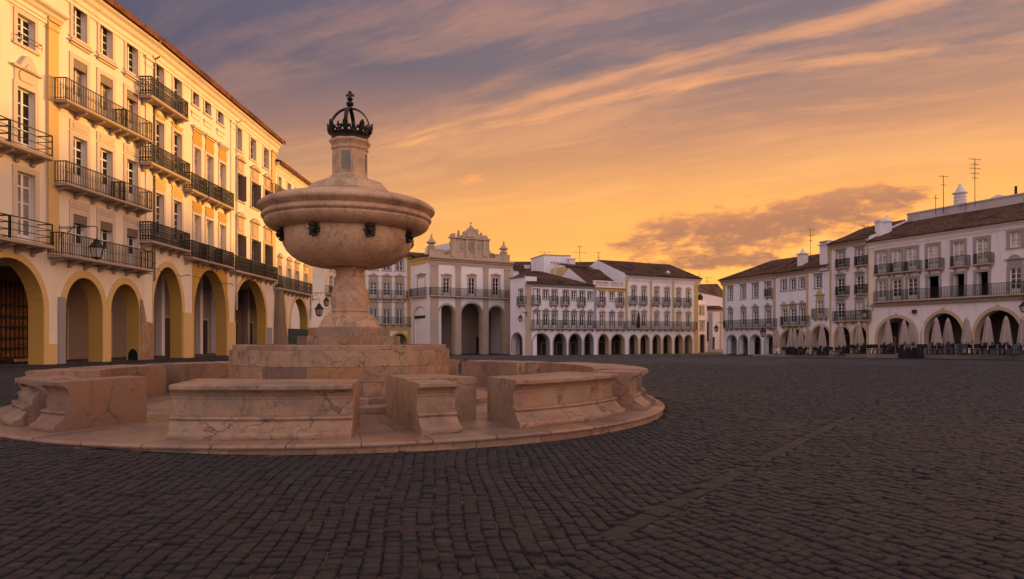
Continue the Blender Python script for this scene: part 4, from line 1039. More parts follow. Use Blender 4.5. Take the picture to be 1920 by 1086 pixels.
# A3
b = A[3]
sp = [(291, 306.5), (324.7, 339.8)]
t4 = b.z(298, 118.5); s4 = b.z(282.4, 182, 0.65); s3 = b.z(282.4, 308, 0.65); s2 = b.z(282.4, 455.4, 0.65)
bays(b, sp, s4 + 0.2, t4, dict(k='a3t', sw=0.18, nb=2, kick=0.6, mat='stone_cream', rc=0.28))
for zs_, zt_, py in ((s3, b.z(298, 228.6), 0), (s2, b.z(299, 364), 0)):
    bays(b, sp, zs_ + 0.2, zt_, dict(k='a3', sw=0.2, nb=3, kick=0.7, tr=0.75, mat='stone_cream', rc=0.28, fmat='cream_paint'))
for px in (298.7, 332):
    uc = b.u(px)
    for zl, zh, m in ((b.z(298, 228.6) + 0.25, s4 - 0.3, 'ochre_yellow'), (b.z(299, 364) + 0.25, s3 - 0.3, 'ochre_light')):
        mb = MB(); mb.prism([(uc - 0.62, zl), (uc - 0.74, zl + 0.25), (uc - 0.62, zl + (zh - zl) * 0.55), (uc - 0.74, zh), (uc + 0.74, zh), (uc + 0.62, zl + (zh - zl) * 0.55), (uc + 0.74, zl + 0.25), (uc + 0.62, zl)], -0.045, 0.02)
        mb.prism([(uc - 0.42, zl + 0.18), (uc - 0.1, zh - 0.25), (uc + 0.1, zh - 0.25), (uc + 0.42, zl + 0.18)], -0.065, -0.04); b.build('panel', mb, m)
for zz in (s4, s3, s2): b.balcony(b.u(283.5, 0.65), b.u(357, 0.65) if zz != s4 else b.u(353.5, 0.65), zz, 0.65, 1.05, 'ornate', 0.16, step=0.14)
b.arches = [(b.u(287), b.u(341), 3.0, b.z(315, 501))]
b.wall(ROOFZ, 'plaster_cream', b.z(315, 501) + 0.45, 0.75, 'ochre', 0.36, 'ochre_light', doors='row', inner='plaster_inner', op='LR')
b.cornice(ROOFZ - 1.15, ROOFZ - 0.02, 'plaster_cream', 0.55); b.roof(ROOFZ, 2.4, 'roof_tiles_red', 0.72, th=0.55)
mb = MB(); ua, ub = b.u(342.2), b.u(359.8); mb.prism([(ua, -1), (ua, 2.9), (ub, 2.9), (ub + 0.0, -1)], -0.10, 0.02); b.build('pier_base', mb, 'ochre_light')

# A4
b = A[4]
sp4 = [(358.7 + 2, 370 + 2), (383, 394.6), (407.6, 417.9)]
bays(b, sp4, b.z(365, 198), b.z(365, 172), dict(k='a4t', sw=0.15, nb=1, mat='stone_cream', rc=0.25, fmat='cream_paint'))
sp = [(363, 375.5), (386, 399.2), (411, 422.5)]
s3 = b.z(359.5, 358.6, 0.55); s2 = b.z(359.5, 486, 0.55)
t3, t2 = b.z(368, 277.5), b.z(370, 404)
for zs_, zt_ in ((s3, t3), (s2, t2)):
    bays(b, sp, zs_ + 0.2, zt_, dict(k='a4', sw=0.18, nb=4, kick=0.4, mat='stone_cream', rc=0.28, fmat='cream_paint', pane='glass_blind'))
for l, r in sp:
    uc = b.u((l + r) / 2); w = 0.68
    for zl, zh in ((t3 + 0.2, b.z(366, 243)), (t2 + 0.2, s3 - 0.35)):
        mb = MB(); mb.prism([(uc - w * 0.86, zl), (uc - w, zl + 0.3), (uc - w * 0.84, zl + (zh - zl) * 0.6), (uc - w, zh), (uc + w, zh), (uc + w * 0.84, zl + (zh - zl) * 0.6), (uc + w, zl + 0.3), (uc + w * 0.86, zl)], -0.05, 0.02); b.build('panel', mb, 'ochre')
    mb = MB(); zh = b.z(366, 243); mb.box(uc - w - 0.12, uc + w + 0.12, -0.22, 0.02, zh + 0.003, zh + 0.16); mb.box(uc - w - 0.04, uc + w + 0.04, -0.12, 0.02, zh - 0.1, zh + 0.0); b.build('hood', mb, 'stone_cream')
for l, r in sp4:
    uc = b.u((l + r) / 2); zz = b.z(366, 212); mb = MB(); mb.box(uc - 0.65, uc + 0.65, -0.12, 0.02, zz - 0.12, zz); mb.box(uc - 0.55, uc + 0.55, -0.06, 0.02, zz - 0.4, zz - 0.12); b.build('window_sill', mb, 'plaster_cream')
for zz in (s3, s2):
    for l, r in ((360.2, 389.5), (391.5, 415.5), (416.5, 439)): b.balcony(b.u(l, 0.55), b.u(r, 0.55), zz, 0.55, 1.05, 'ornate', 0.16, cons=[0.25, b.u(r, 0.55) - b.u(l, 0.55) - 0.25], step=0.14)
b.arches = [(b.u(363.5), b.u(423.5), 3.0, b.z(393, 506))]
b.wall(ROOFZ, 'plaster_cream', b.z(393, 494), 0.75, 'ochre', 0.5, 'ochre', doors='row', inner='plaster_inner', op='LR')
mb = MB(); zt = b.z(393, 492); ua, ub = 0.005, b.u(426); zq = 3.2
a_, b_, zs_, zc_ = b.arches[0]; m_, hw_ = (a_ + b_) / 2, (b_ - a_) / 2
pts = [(m_ - (hw_ + 0.50) * math.cos(math.pi * k / 18), zs_ + (zc_ - zs_ + 0.50) * math.sin(math.pi * k / 18)) for k in range(19)]
pts = [(min(max(x, ua), ub), z) for x, z in pts]
for (x0, z0), (x1, z1) in zip(pts, pts[1:]):
    if x1 > x0 + 1e-4 and z0 < zt and z1 < zt: mb.quad((x0, -0.02, z0), (x1, -0.02, z1), (x1, -0.02, zt), (x0, -0.02, zt))
b.build('ochre_panel', mb, 'ochre')
b.pilaster(b.u(432), b.u(439.6), s2 + 1.3, ROOFZ - 1.3, 'plaster_cream', True, 0.06)
b.cornice(ROOFZ - 1.15, ROOFZ - 0.02, 'plaster_cream', 0.55); b.roof(ROOFZ, 2.4, 'roof_tiles_red', 0.72, th=0.55)
mb = MB(); ua, ub = b.u(424.2), b.u(439.8); mb.prism([(ua, -1), (ua, 2.5), (ub, 2.5), (ub, -1)], -0.10, 0.02); b.build('pier_base', mb, 'ochre_light')

# A5
b = A[5]
sp4 = [(441.6, 452.4), (469, 479), (494, 503)]
bays(b, sp4, b.z(447, 282), b.z(447, 240), dict(k='a5t', sw=0.2, nb=2, mat='stone_cream', rc=0.28, fmat='cream_paint'))
sp = [(443.5, 455.7), (471, 483.5), (495.5, 506)]
s2 = b.z(446.6, 511, 0.55)
o5 = dict(k='a5m', sw=0.2, nb=2, ped='curve', ph=0.8, pp=0.4, mat='stone_tan', rc=0.4, pane='dark_inside', fmat='cream_paint')
bays(b, sp, b.z(449, 376.6), b.z(449, 326), o5)
bays(b, sp, s2 + 0.2, b.z(450, 439.6), dict(o5, k='a5l', ph=1.1))
for l, r in sp:      # shutters standing open
    for zb_, zt_ in ((b.z(449, 376.6), b.z(449, 326)), (s2 + 0.2, b.z(450, 439.6))):
        uu = b.u(r); mb = MB(); mb.box(uu - 0.06, uu - 0.012, -0.28, 0.3, zb_ + 0.06, zt_ - 0.05); b.build('shutter', mb, 'shutter_box')
for l, r in ((442.5, 471), (471.8, 497), (497.8, 521)):
    w = b.u(r, 0.55) - b.u(l, 0.55); b.balcony(b.u(l, 0.55), b.u(r, 0.55), s2, 0.55, 1.05, 'ornate', 0.16, cons=[0.3, w / 2, w - 0.3], step=0.15)
b.arches = [(b.u(438.5), b.u(498.5), 2.9, b.z(471.8, 524))]
b.wall(ROOFZ, 'plaster_cream', b.z(471.8, 515), 0.75, 'ochre', 0.36, 'ochre_light', doors='row', inner='plaster_inner', op='LR')
b.pilaster(b.u(508.5), b.L - 0.01, s2 + 1.3, ROOFZ - 1.2, 'ochre_light', True, 0.1)
b.cornice(ROOFZ - 1.15, ROOFZ - 0.02, 'plaster_cream', 0.55, None, b.L + 0.5); b.roof(ROOFZ, 2.4, 'roof_tiles_red', 0.72, th=0.55, ovR=0.75)
mb = MB(); mb.prism([(b.u(499.5), -1), (b.u(499.5), 2.2), (b.u(509), 2.2), (b.u(509), -1)], -0.06, 0.02); b.build('pier_base', mb, 'dado_grey')

# A6
b = A[6]
s2 = b.z(523, 543, 0.5)
st = dict(k='a6', sw=0.18, nb=3, kick=0.6, ped='curve', ph=0.55, pp=0.4, mat='stone_tan', rc=0.28)
bays(b, [(521.5, 527), (538.5, 544.8), (553.2, 559.7), (569.8, 575.6)], s2 + 0.2, b.z(541.5, 504), st)
bays(b, [(521.5, 527), (538.5, 545), (553, 559), (569.5, 575)], b.z(541, 371), b.z(541, 344), dict(k='a6t', sw=0.16, nb=2, mat='stone_cream', rc=0.25))
b.balcony(b.u(523, 0.5), b.u(586, 0.5), s2, 0.5, 1.05, 'bars', 0.2, step=0.16)
b.balcony(b.u(517, 0.5), b.u(537, 0.5), b.z(520, 372, 0.5), 0.5, 1.0, 'bars', 0.18, step=0.16)
ez = b.z(548, 327)
b.arches = [(b.u(520), b.u(535), 2.9, b.z(560, 560) - 0.1), (b.u(545.5), b.u(576), 2.9, b.z(560, 560))]
b.wall(ez, 'plaster_cream', b.z(560, 551), 0.75, 'ochre', 0.4, 'ochre_light', doors='row', inner='plaster_inner', op='LR')
b.pilaster(b.u(578.5), b.L - 0.01, s2 + 1.3, ez - 0.8, 'ochre_yellow', True, 0.08)
b.cornice(ez - 0.75, ez - 0.02, 'plaster_cream', 0.45); b.roof(ez, 1.8, 'roof_tiles_red', 0.6, th=0.5)
mb = MB(); zt_ = b.z(517, 532); mb.prism([(-0.5, -1), (-0.1, zt_ * 0.6), (0.12, zt_), (1.0, zt_ - 0.15), (1.5, zt_ * 0.5), (b.u(538), -1)], -0.42, -0.045); b.build('stone_buttress', mb, 'stone_brown')
mb = MB(); mb.box(b.u(540), b.u(583), -0.12, -0.06, -1, b.z(560, 617)); b.build('hoarding', mb, 'green_hoarding')
mb = MB(); mb.box(0.05, 1.6, 0.8, 2.2, ez - 0.3, b.z(518, 283) + 0.2); b.build('stair_head', mb, 'plaster_cream')

def pipe(b, u, z0, z1, r=0.05, mat='stone_beige'):
    mb = MB(); mb.tube([(u, -0.09, z0), (u, -0.09, z1 - 0.5), (u, -0.12, z1 - 0.15), (u, -0.4, z1)], r, 8)
    for k in range(int((z1 - z0) / 2.4)): zz = z0 + 1 + k * 2.4; mb.box(u - r - 0.03, u + r + 0.03, -0.1 - r, 0.0, zz, zz + 0.05)
    b.build('drain_pipe', mb, mat)
pipe(A[3], 0.12, 4.6, ROOFZ - 0.9, 0.05, 'shutter_box'); pipe(A[5], 0.2, 3.4, ROOFZ - 0.9, 0.05, 'stone_cream'); pipe(A[6], A[6].L - 0.5, 3.2, ez - 0.4)
for b, u0, u1, z, sag in ((A[2], 0.4, 7.6, 5.0, 0.12), (A[3], 0.2, 4.6, 5.35, 0.2), (A[4], 0.1, 6.5, 5.3, 0.1)):
    mb = MB(); mb.tube([(u0 + (u1 - u0) * k / 12, -0.035, z - sag * math.sin(math.pi * k / 12) + 0.05 * math.sin(k * 1.9)) for k in range(13)], 0.016, 5); b.build('wall_cable', mb, 'iron')

# ---- side street beyond the tall row
b = Bld('street_house', 'plain white house front closing the side street behind the lanterns', 560, 92, 607, 92, 0.1, 8)
bays(b, [(585.5, 591.5), (597, 602)], b.z(590, 536), b.z(590, 525), dict(k='s', sw=0.18, nb=1, mat='stone_grey', pj=0.03))
b.win(b.u(586), b.u(592), b.z(590, 512), b.z(590, 497), dict(k='s2', sw=0.18, nb=1, kick=0.4, mat='stone_grey')); b.balcony(b.u(585), b.u(597), b.z(590, 513, 0.4), 0.4, 0.95, 'bars', step=0.2)
b.wall(b.z(590, 440), 'plaster_white'); b.cornice(b.z(590, 446), b.z(590, 440), 'plaster_white'); b.roof(b.z(590, 440), 1.6)
b.pilaster(b.u(605.4), b.L - 0.01, 0.2, b.z(590, 448), 'stone_grey', False)
b = Bld('street_house', 'peach house along the side street just left of the column', 607.5, 91, 641, 101, 0.1, 8)
bays(b, [(618.5, 622), (626, 629.5), (633, 636.5)], b.z(622, 552), b.z(622, 527), dict(k='s', sw=0.16, nb=2, kick=0.5, ped='curve', ph=0.3, pp=0.3, mat='stone_beige'))
bays(b, [(618.5, 622), (626, 629.5), (633, 636.5)], b.z(622, 508), b.z(622, 490), dict(k='s2', sw=0.16, nb=2, mat='stone_beige'))
b.balcony(b.u(617, 0.5), b.u(633, 0.5), b.z(622, 553, 0.5), 0.5, 1.0, 'bars', step=0.2)
b.arches = [(b.u(617), b.u(625), 2.4, 3.6), (b.u(629), b.u(637), 2.4, 3.6)]
b.wall(b.z(622, 455), 'plaster_cream', 4.2, 0.6, 'plaster_rose', 0.25, 'stone_beige'); b.cornice(b.z(622, 462), b.z(622, 455), 'plaster_cream'); b.roof(b.z(622, 455), 1.6)

b = Bld('street_house', 'white house mostly hidden behind the fountain column', 641.5, 107, 680, 105, -0.3, 8)
bays(b, [(648, 655), (664, 671)], b.z(660, 556), b.z(660, 530), dict(k='s', sw=0.2, nb=2, mat='stone_grey'))
b.wall(b.z(660, 486), 'plaster_white'); b.cornice(b.z(660, 491), b.z(660, 486), 'plaster_white', 0.4); b.roof(b.z(660, 486), 1.6)

# ---- white house left of the church
b = Bld('white_house', 'white house with yellow corner pilasters between the fountain and the church', 681, 103, 772, 105.5, -0.3, 10)
sp = [(693.6, 707), (718.6, 732), (742.6, 755.4)]
st = dict(k='b1', sw=0.22, nb=3, kick=0.55, ped='ogee', ph=0.75, pp=0.45, mat='stone_beige', bar=0.06)
sA, sB = b.z(720, 561, 0.5), b.z(720, 610, 0.5)
bays(b, sp, b.z(720, 507), b.z(720, 487), dict(k='b1t', sw=0.2, nb=1, mat='stone_beige', bar=0.06))
bays(b, sp, sA + 0.16, b.z(720, 530), st); bays(b, sp, sB + 0.16, b.z(720, 579), dict(st, k='b1l', nb=1, kick=0.0))
b.balcony(b.u(689, 0.5), b.u(764, 0.5), sA, 0.5, 1.15, 'bars', step=0.16); b.balcony(b.u(689, 0.5), b.u(772, 0.5), sB, 0.5, 1.1, 'bars', step=0.16)
ez = b.z(770, 481)
b.arches = [(b.u(692), b.u(712), 1.7, 2.5), (b.u(736.5), b.u(763), 1.7, b.z(750, 626))]
b.wall(ez, 'plaster_white', b.z(750, 614), 0.6, 'ochre_yellow', 0.35, 'ochre_yellow')
b.pilaster(b.u(763.5), b.u(773), -1, ez - 0.3, 'ochre_yellow', True, 0.12); b.pilaster(0.0, b.u(685), -1, ez - 0.3, 'ochre_yellow', True, 0.12)
mb = MB(); mb.box(b.u(686), b.u(763), -0.03, 0.02, b.z(720, 621), b.z(720, 613)); b.build('string_band', mb, 'ochre_yellow')
b.cornice(ez - 0.3, ez, 'ochre_yellow', 0.4); b.roof(ez, 1.6, over=0.5)

# ---- church portico
b = Bld('church_portico', 'white church portico with three tall arches and a carved crest on top', 805.7, 100, 956.5, 107.8, -0.6, 12, 'church')
sl = b.z(806, 556, 0.5); ez = b.z(806, 480)
ch = dict(k='ch', sw=0.3, nb=3, ped='tri', ph=0.12, pp=0.32, mat='stone_beige', bar=0.06, kick=0.5)
for l, r in ((831.5, 843), (879, 890), (924, 935)): b.win(b.u(l), b.u(r), sl + 0.2, b.z((l + r) / 2, 521.5), dict(ch, k='ch%d' % int(l)))
b.arches = [(b.u(822.5), b.u(853), b.z(838, 590), b.z(838, 572)), (b.u(865), b.u(904.5), b.z(885, 590), b.z(885, 569)), (b.u(916), b.u(944.5), b.z(930, 590), b.z(930, 574.5))]
b.wall(ez - 0.1, 'plaster_white', sl - 0.15, 1.0, 'stone_beige', 0.28, 'stone_beige', arcade=4.5, inner='plaster_inner')
for l, r in ((806.2, 821), (854, 863.7), (906, 915), (945.5, 956.2)):
    b.pilaster(b.u(l), b.u(r), -1, sl - 0.12, 'stone_beige', True, 0.16); b.pilaster(b.u(l), b.u(r), sl + 0.2, ez - 1.35, 'stone_beige', True, 0.12)
b.balcony(-0.1, b.L + 0.35, sl, 0.55, 1.15, 'bars', 0.22, cons=[], mat='stone_beige', step=0.15)
b.cornice(ez - 1.15, ez, 'stone_beige', 0.6, -0.3, b.L + 0.45)
mb = MB(); mb.box(0, b.L, 0.1, 0.45, ez, ez + 0.95); mb.box(-0.05, b.L + 0.05, 0.04, 0.5, ez + 0.95, ez + 1.07); b.build('parapet', mb, 'stone_crest')
def urn(u, z):
    mb = MB(); mb.smooth = R(30); mb.box(u - 0.5, u + 0.5, 0.0, 1.0, ez, z)
    mb.lathe([(0.45, z), (0.62, z + 0.25), (0.66, z + 0.55), (0.40, z + 0.7), (0.36, z + 0.8), (0.72, z + 1.0), (0.75, z + 1.1), (0.45, z + 1.35), (0.22, z + 1.7), (0.12, z + 1.75), (0.16, z + 1.95), (0.03, z + 2.35)], 14, (u, 0.5)); b.build('finial', mb, 'stone_crest')
urn(b.u(812), ez + 0.95); urn(b.u(948), ez + 0.95)
def crest():
    mb = MB(); P = lambda pts, y0, y1: mb.prism([(b.u(px), b.z(px, py)) for px, py in pts], y0, y1)
    P([(848, 481), (848, 446), (918, 451.5), (918, 485.5)], 0.08, 0.62)
    for l, r in ((846.5, 854), (873, 877), (889.5, 893), (906, 915)): P([(l, 480.5), (l, 446), (r, 447.5), (r, 482.5)], -0.06, 0.12)
    P([(844, 446), (844, 443.8), (918.5, 449), (918.5, 451.3)], -0.22, 0.7)
    P([(866, 444.5), (867, 441), (870.5, 440), (871, 434), (876, 432), (880, 428), (884.5, 424), (889, 428), (893, 432.5), (897, 437), (900, 441), (905, 447)], 0.05, 0.6)
    P([(891, 433), (893, 430), (896, 430), (898, 434), (897, 437), (893, 437)], -0.05, 0.5)
    P([(875, 444), (875, 436), (891, 437), (891, 445.5)], -0.10, 0.1)
    P([(846, 444), (847, 439), (850.5, 437), (854, 437.5), (854, 444)], 0.0, 0.6)
    P([(906, 447), (908, 442), (911, 441), (914, 444.5), (917, 449)], 0.0, 0.6)
    P([(858, 445), (859.5, 442), (861.5, 431), (863.5, 442), (865, 445)], 0.1, 0.5)
    P([(900.5, 447.5), (901, 442), (903, 441), (903.7, 436), (904.8, 436), (905.2, 441), (907, 443), (907.5, 448)], 0.1, 0.5)
    P([(846.5, 452), (844.5, 456), (846, 461), (845, 466), (841, 471), (835, 473), (832, 476), (835, 478), (847, 479)], 0.1, 0.55)
    P([(915.5, 457), (916.5, 463), (918.5, 469), (922, 474), (926, 474.5), (929, 478), (929, 484), (915.5, 483.5)], 0.1, 0.55)
    b.build('crest', mb, 'stone_crest')
    mb = MB(); uc, zc = b.u(884.6), b.z(884.6, 463)
    def oval(uc, zc, rx, rz, y0, y1, w):
        n = 24
        for k in range(n):
            a0, a1 = 2 * math.pi * k / n, 2 * math.pi * (k + 1) / n
            mb.prism([(uc + rx * math.cos(a0), zc + rz * math.sin(a0)), (uc + rx * math.cos(a1), zc + rz * math.sin(a1)), (uc + (rx - w) * math.cos(a1), zc + (rz - w) * math.sin(a1)), (uc + (rx - w) * math.cos(a0), zc + (rz - w) * math.sin(a0))], y0, y1)
    oval(uc, zc + 0.1, 0.42, 0.62, -0.08, 0.1, 0.10); mb.box(uc - 0.34, uc + 0.34, -0.06, 0.1, zc + 0.06, zc + 0.15); mb.box(uc - 0.03, uc + 0.03, -0.05, 0.1, zc + 0.15, zc + 0.62)
    mb.prism([(uc - 0.36, zc + 0.06), (uc - 0.26, zc + 0.06), (uc, zc - 0.62), (uc + 0.26, zc + 0.06), (uc + 0.36, zc + 0.06), (uc, zc - 0.85)], -0.07, 0.1)
    b.build('emblem', mb, 'stone_grey'); mb = MB()
    oval(b.u(867.5), b.z(867.5, 461.5), 0.3, 0.46, -0.03, 0.1, 0.3); oval(b.u(900.5), b.z(900.5, 463), 0.28, 0.45, -0.03, 0.1, 0.28); b.build('medallion', mb, 'stone_grey')
    mb = MB(); u, z = b.u(884.7), b.z(884.7, 424.5); mb.lathe([(0.12, z), (0.16, z + 0.1), (0.05, z + 0.2), (0.05, z + 0.5)], 8, (u, 0.3)); mb.box(u - 0.16, u + 0.16, 0.25, 0.35, z + 0.42, z + 0.52); mb.box(u - 0.05, u + 0.05, 0.25, 0.35, z + 0.42, z + 0.66); b.build('top_cross', mb, 'stone_grey')
crest()
mb = MB(); mb.quad((0, 3, ez - 0.1), (b.L, 3, ez - 0.1), (b.L, 9, ez + 1.6), (0, 9, ez + 1.6)); mb.quad((0, 9, ez + 1.6), (b.L, 9, ez + 1.6), (b.L, 12, ez - 0.1), (0, 12, ez - 0.1)); b.rf = b.build('roof', mb, 'roof_tiles')
ch_b = b
b = Bld('church_bay', 'set back church bay with one arch beside the yellow pilaster', 771.5, 104.5, 806.2, 100.2, -0.6, 1.9, 'church')
b.win(b.u(784), b.u(796.7), sl + 0.2, b.z(790, 521), dict(ch, k='x'))
b.arches = [(b.u(777.5), b.u(798), b.z(788, 588), b.z(788, 576.5))]
b.wall(ez - 0.1, 'plaster_white', sl - 0.15, 0.6, 'plaster_white', 0.2, 'stone_beige', arcade=1.0)
b.balcony(0.1, b.L - 0.6, sl, 0.5, 1.15, 'bars', 0.22, cons=[], mat='stone_beige', step=0.15)
b.cornice(ez - 1.0, ez, 'ochre_light', 0.45, None, b.L - 0.4); b.roof(ez, 1.0, run=3.0)
mb = MB(); mb.box(-1.5, b.L, 3.2, 4.0, ez - 0.3, ez + 2.2); b.build('terrace_wall', mb, 'plaster_lilac')
mb = MB(); mb.box(b.u(777.5), b.u(799), -0.05, 0.4, b.z(788, 597), b.z(788, 592)); b.build('awning_box', mb, 'furniture')

# ---- central arcade
CB = -0.6
PA, PB = (985.0, 96.0), (1309.0, 112.0)
def cdep(px):      # depth on the straight line of the central row
    x0, z0 = ray(PA[0]) * PA[1], PA[1]; x1, z1 = ray(PB[0]) * PB[1], PB[1]; k = ray(px); dx, dz = x1 - x0, z1 - z0
    return (x0 * dz - z0 * dx) / (k * dz - dx)
b = Bld('street_house', 'shaded side wall with a small balcony just right of the church', 956.8, 99.5, 985, 96.05, CB, 1.9)
b.win(b.u(973), b.u(980), b.z(976, 572), b.z(976, 543), dict(k='g', sw=0.15, nb=2, kick=0.5, mat='stone_grey')); b.balcony(b.u(968, 0.4), b.u(982.5, 0.4), b.z(975, 573, 0.4), 0.4, 1.1, 'bars', step=0.16)
b.arches = [(b.u(960), b.u(979), 2.0, b.z(970, 625))]
b.wall(b.z(985, 518), 'plaster_lilac', b.z(970, 616), 0.7, 'plaster_rose', 0.2, 'stone_grey', arcade=0.9); b.cornice(b.z(985, 520), b.z(985, 517), 'stone_grey', 0.3)
mb = MB(); mb.quad((0, 0, b.z(985, 518)), (b.L, 0, b.z(985, 518)), (b.L, 1.9, b.z(985, 518) + 0.9), (0, 1.9, b.z(985, 518) + 0.9)); b.rf = b.build('roof', mb, 'roof_tiles')

cst = dict(k='c', sw=0.16, nb=2, kick=0.45, ped='tri', ph=0.2, pp=0.42, mat='stone_grey', bar=0.06, of=0.08)
def crow(b, sp, ztop, zslab, st): return bays(b, sp, zslab + 0.16, ztop, st)
b = Bld('arcade_house', 'white house with a brown hipped tile roof and seven windows beside the church gap', 985, cdep(985), 1113.5, cdep(1113.5), CB, 13, group='white arcaded houses across the square')
s1 = b.z(997, 617, 0.5); spt = [(1001, 1011), (1019, 1028), (1035.6, 1044.2), (1056.5, 1065), (1072.2, 1080.2), (1087.5, 1095.5), (1102.6, 1110.8)]
zt1 = b.z(1006, 587.6); zt2 = b.z(1006, 542.5); sT = b.z(1006, 571.5, 0.4)
crow(b, spt, zt1, s1, cst)
for i, s_ in enumerate(spt):
    if i in (0, 2, 3, 5): b.win(b.u(s_[0]), b.u(s_[1]), sT + 0.16, zt2, dict(cst, k='ct%d' % i, ped=None)); b.balcony(b.u(s_[0] - 3, 0.4), b.u(s_[1] + 3.4, 0.4), sT, 0.4, 1.1, 'bars', step=0.15)
    else: b.win(b.u(s_[0]), b.u(s_[1]), b.z(1024, 560.5), zt2 - 0.05, dict(cst, k='cs%d' % i, ped=None, kick=0))
b.balcony(b.u(998, 0.5), b.u(1053.5, 0.5), s1, 0.5, 1.1, 'bars', step=0.16); b.balcony(b.u(1054.5, 0.5), b.u(1117, 0.5), s1, 0.5, 1.1, 'bars', step=0.16)
ca = b.z(1015, 625.7)
b.arches = [(b.u(l), b.u(r), 1.75, ca) for l, r in ((998.7, 1030), (1037.8, 1061), (1067, 1090), (1095.5, 1112.5))]
ez = b.z(992, 530.5)
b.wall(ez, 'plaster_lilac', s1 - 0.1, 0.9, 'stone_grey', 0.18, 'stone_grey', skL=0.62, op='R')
b.pilaster(0.0, b.u(995.7), -1, ez - 0.5, 'stone_beige', True, 0.1); b.cornice(ez - 0.5, ez, 'stone_grey', 0.35)
b.roof(ez, b.z(1000, 507, -5) - ez, over=0.5, hipL=2.6, hipR=5.0, run=6.5, backL=8.0)
b = Bld('arcade_house', 'white house with ochre window trim and a pale roof balustrade', 1113.7, cdep(1113.7), 1172, cdep(1172), CB, 13, group='white arcaded houses across the square')
s1b = b.z(1119, 618, 0.5); spt = [(1125, 1133), (1143.5, 1151.2), (1160, 1168)]
for i, s_ in enumerate(spt):
    b.win(b.u(s_[0]), b.u(s_[1]), s1b + 0.16, b.z(1129, 590), dict(cst, k='m%d' % i, mat='stone_tan' if i != 1 else 'stone_grey', pane='glass_curtain'))
    if i != 1:
        b.win(b.u(s_[0]), b.u(s_[1]), b.z(1129, 573.5, 0.4) + 0.16, b.z(1129, 548), dict(cst, k='mt%d' % i, ped='cap', mat='stone_tan')); b.balcony(b.u(s_[0] - 3, 0.4), b.u(s_[1] + 3.4, 0.4), b.z(1129, 573.5, 0.4), 0.4, 1.1, 'bars', step=0.15)
    else: b.win(b.u(s_[0]), b.u(s_[1]), b.z(1147, 564), b.z(1147, 549), dict(cst, k='ms', ped='cap', mat='stone_tan', kick=0))
b.balcony(b.u(1120.5, 0.5), b.u(1175, 0.5), s1b, 0.5, 1.1, 'bars', step=0.16)
ca = b.z(1131, 627)
b.arches = [(b.u(1122), b.u(1141.2), 1.75, ca), (b.u(1146), b.u(1171), 1.75, ca)]
ez = b.z(1118, 538.5)
b.wall(ez, 'plaster_lilac', s1b - 0.1, 0.9, 'stone_tan', 0.2, 'stone_tan', op='LR'); b.pilaster(0.03, b.u(1118), s1b + 0.3, ez - 0.4, 'stone_grey', False, 0.06)
b.cornice(ez - 0.4, ez, 'ochre_light', 0.35)
mb = MB(); h0, h1 = ez, b.z(1130, 526.5); mb.box(0.0, b.L, 0.02, 0.24, h0, h0 + 0.14); mb.box(-0.03, b.L, -0.01, 0.27, h1 - 0.14, h1)
n = int(b.L / 0.24)
for i in range(n): x = 0.12 + i * 0.24; mb.box(x, x + 0.11, 0.07, 0.19, h0 + 0.14, h1 - 0.14)
for i in range(3): x = i * (b.L - 0.36) / 2; mb.box(x, x + 0.36, 0.0, 0.26, h0 + 0.14, h1 - 0.14)
b.build('balustrade', mb, 'plaster_rose'); b.roof(ez + 0.1, b.z(1113, 504.5, -5) - ez, over=-0.6, run=6.5)
b = Bld('arcade_house', 'long white house with yellow pilasters and seven arches at the right end of the arcade', 1172.2, cdep(1172.2), 1309, 112.0, CB, 14, group='white arcaded houses across the square')
spt = [(1184.6, 1192.2), (1203.8, 1211), (1227.7, 1234.8), (1247, 1254.3), (1269, 1276), (1287.2, 1294)]
s1c = b.z(1178.5, 617.6, 0.5); sT = b.z(1188, 571, 0.4)
for i, s_ in enumerate(spt):
    b.win(b.u(s_[0]), b.u(s_[1]), s1c + 0.16, b.z(1188, 588.6), dict(cst, k='r%d' % i, mat='stone_tan', pane='glass_curtain' if i == 4 else 'glass_dark')); b.win(b.u(s_[0]), b.u(s_[1]), sT + 0.16, b.z(1188, 542), dict(cst, k='rt%d' % i, mat='stone_tan', ped='curve', pp=0.35))
    b.balcony(b.u(s_[0] - 3, 0.4), b.u(s_[1] + 3.4, 0.4), sT, 0.4, 1.1, 'bars', step=0.15)
b.balcony(b.u(1178.5, 0.5), b.u(1308, 0.5), s1c, 0.5, 1.1, 'bars', step=0.16)
ca = b.z(1188, 628)
b.arches = [(b.u(l), b.u(r), 1.9, ca) for l, r in ((1180, 1196), (1200.8, 1217.4), (1223.6, 1239), (1243.2, 1259), (1265, 1280), (1283.3, 1297.6))]
ez = b.z(1178, 516)
b.wall(ez, 'plaster_lilac', s1c - 0.1, 0.9, 'stone_tan', 0.16, 'stone_tan', op='L')
for l, r in ((1172.5, 1176.5), (1218.8, 1222), (1260.6, 1263.6), (1302, 1308.4)): b.pilaster(b.u(l), b.u(r), s1c + 0.2 if r < 1300 else -1, ez - 0.6, 'ochre_yellow', True, 0.09)
b.cornice(ez - 0.9, ez, 'plaster_rose', 0.45, None, b.L + 0.4); b.roof(ez, b.z(1124, 495, -7) - ez + 0.6, over=0.7, ovR=0.4, run=7)
b.chimney(b.u(1262), 1.2, ez, b.z(1262, 507, -1), 0.4 * 1.1, 'cap'); b.chimney(b.u(1294), 1.5, ez, b.z(1294, 518, -1.5), 0.8, 'box')
cR = b
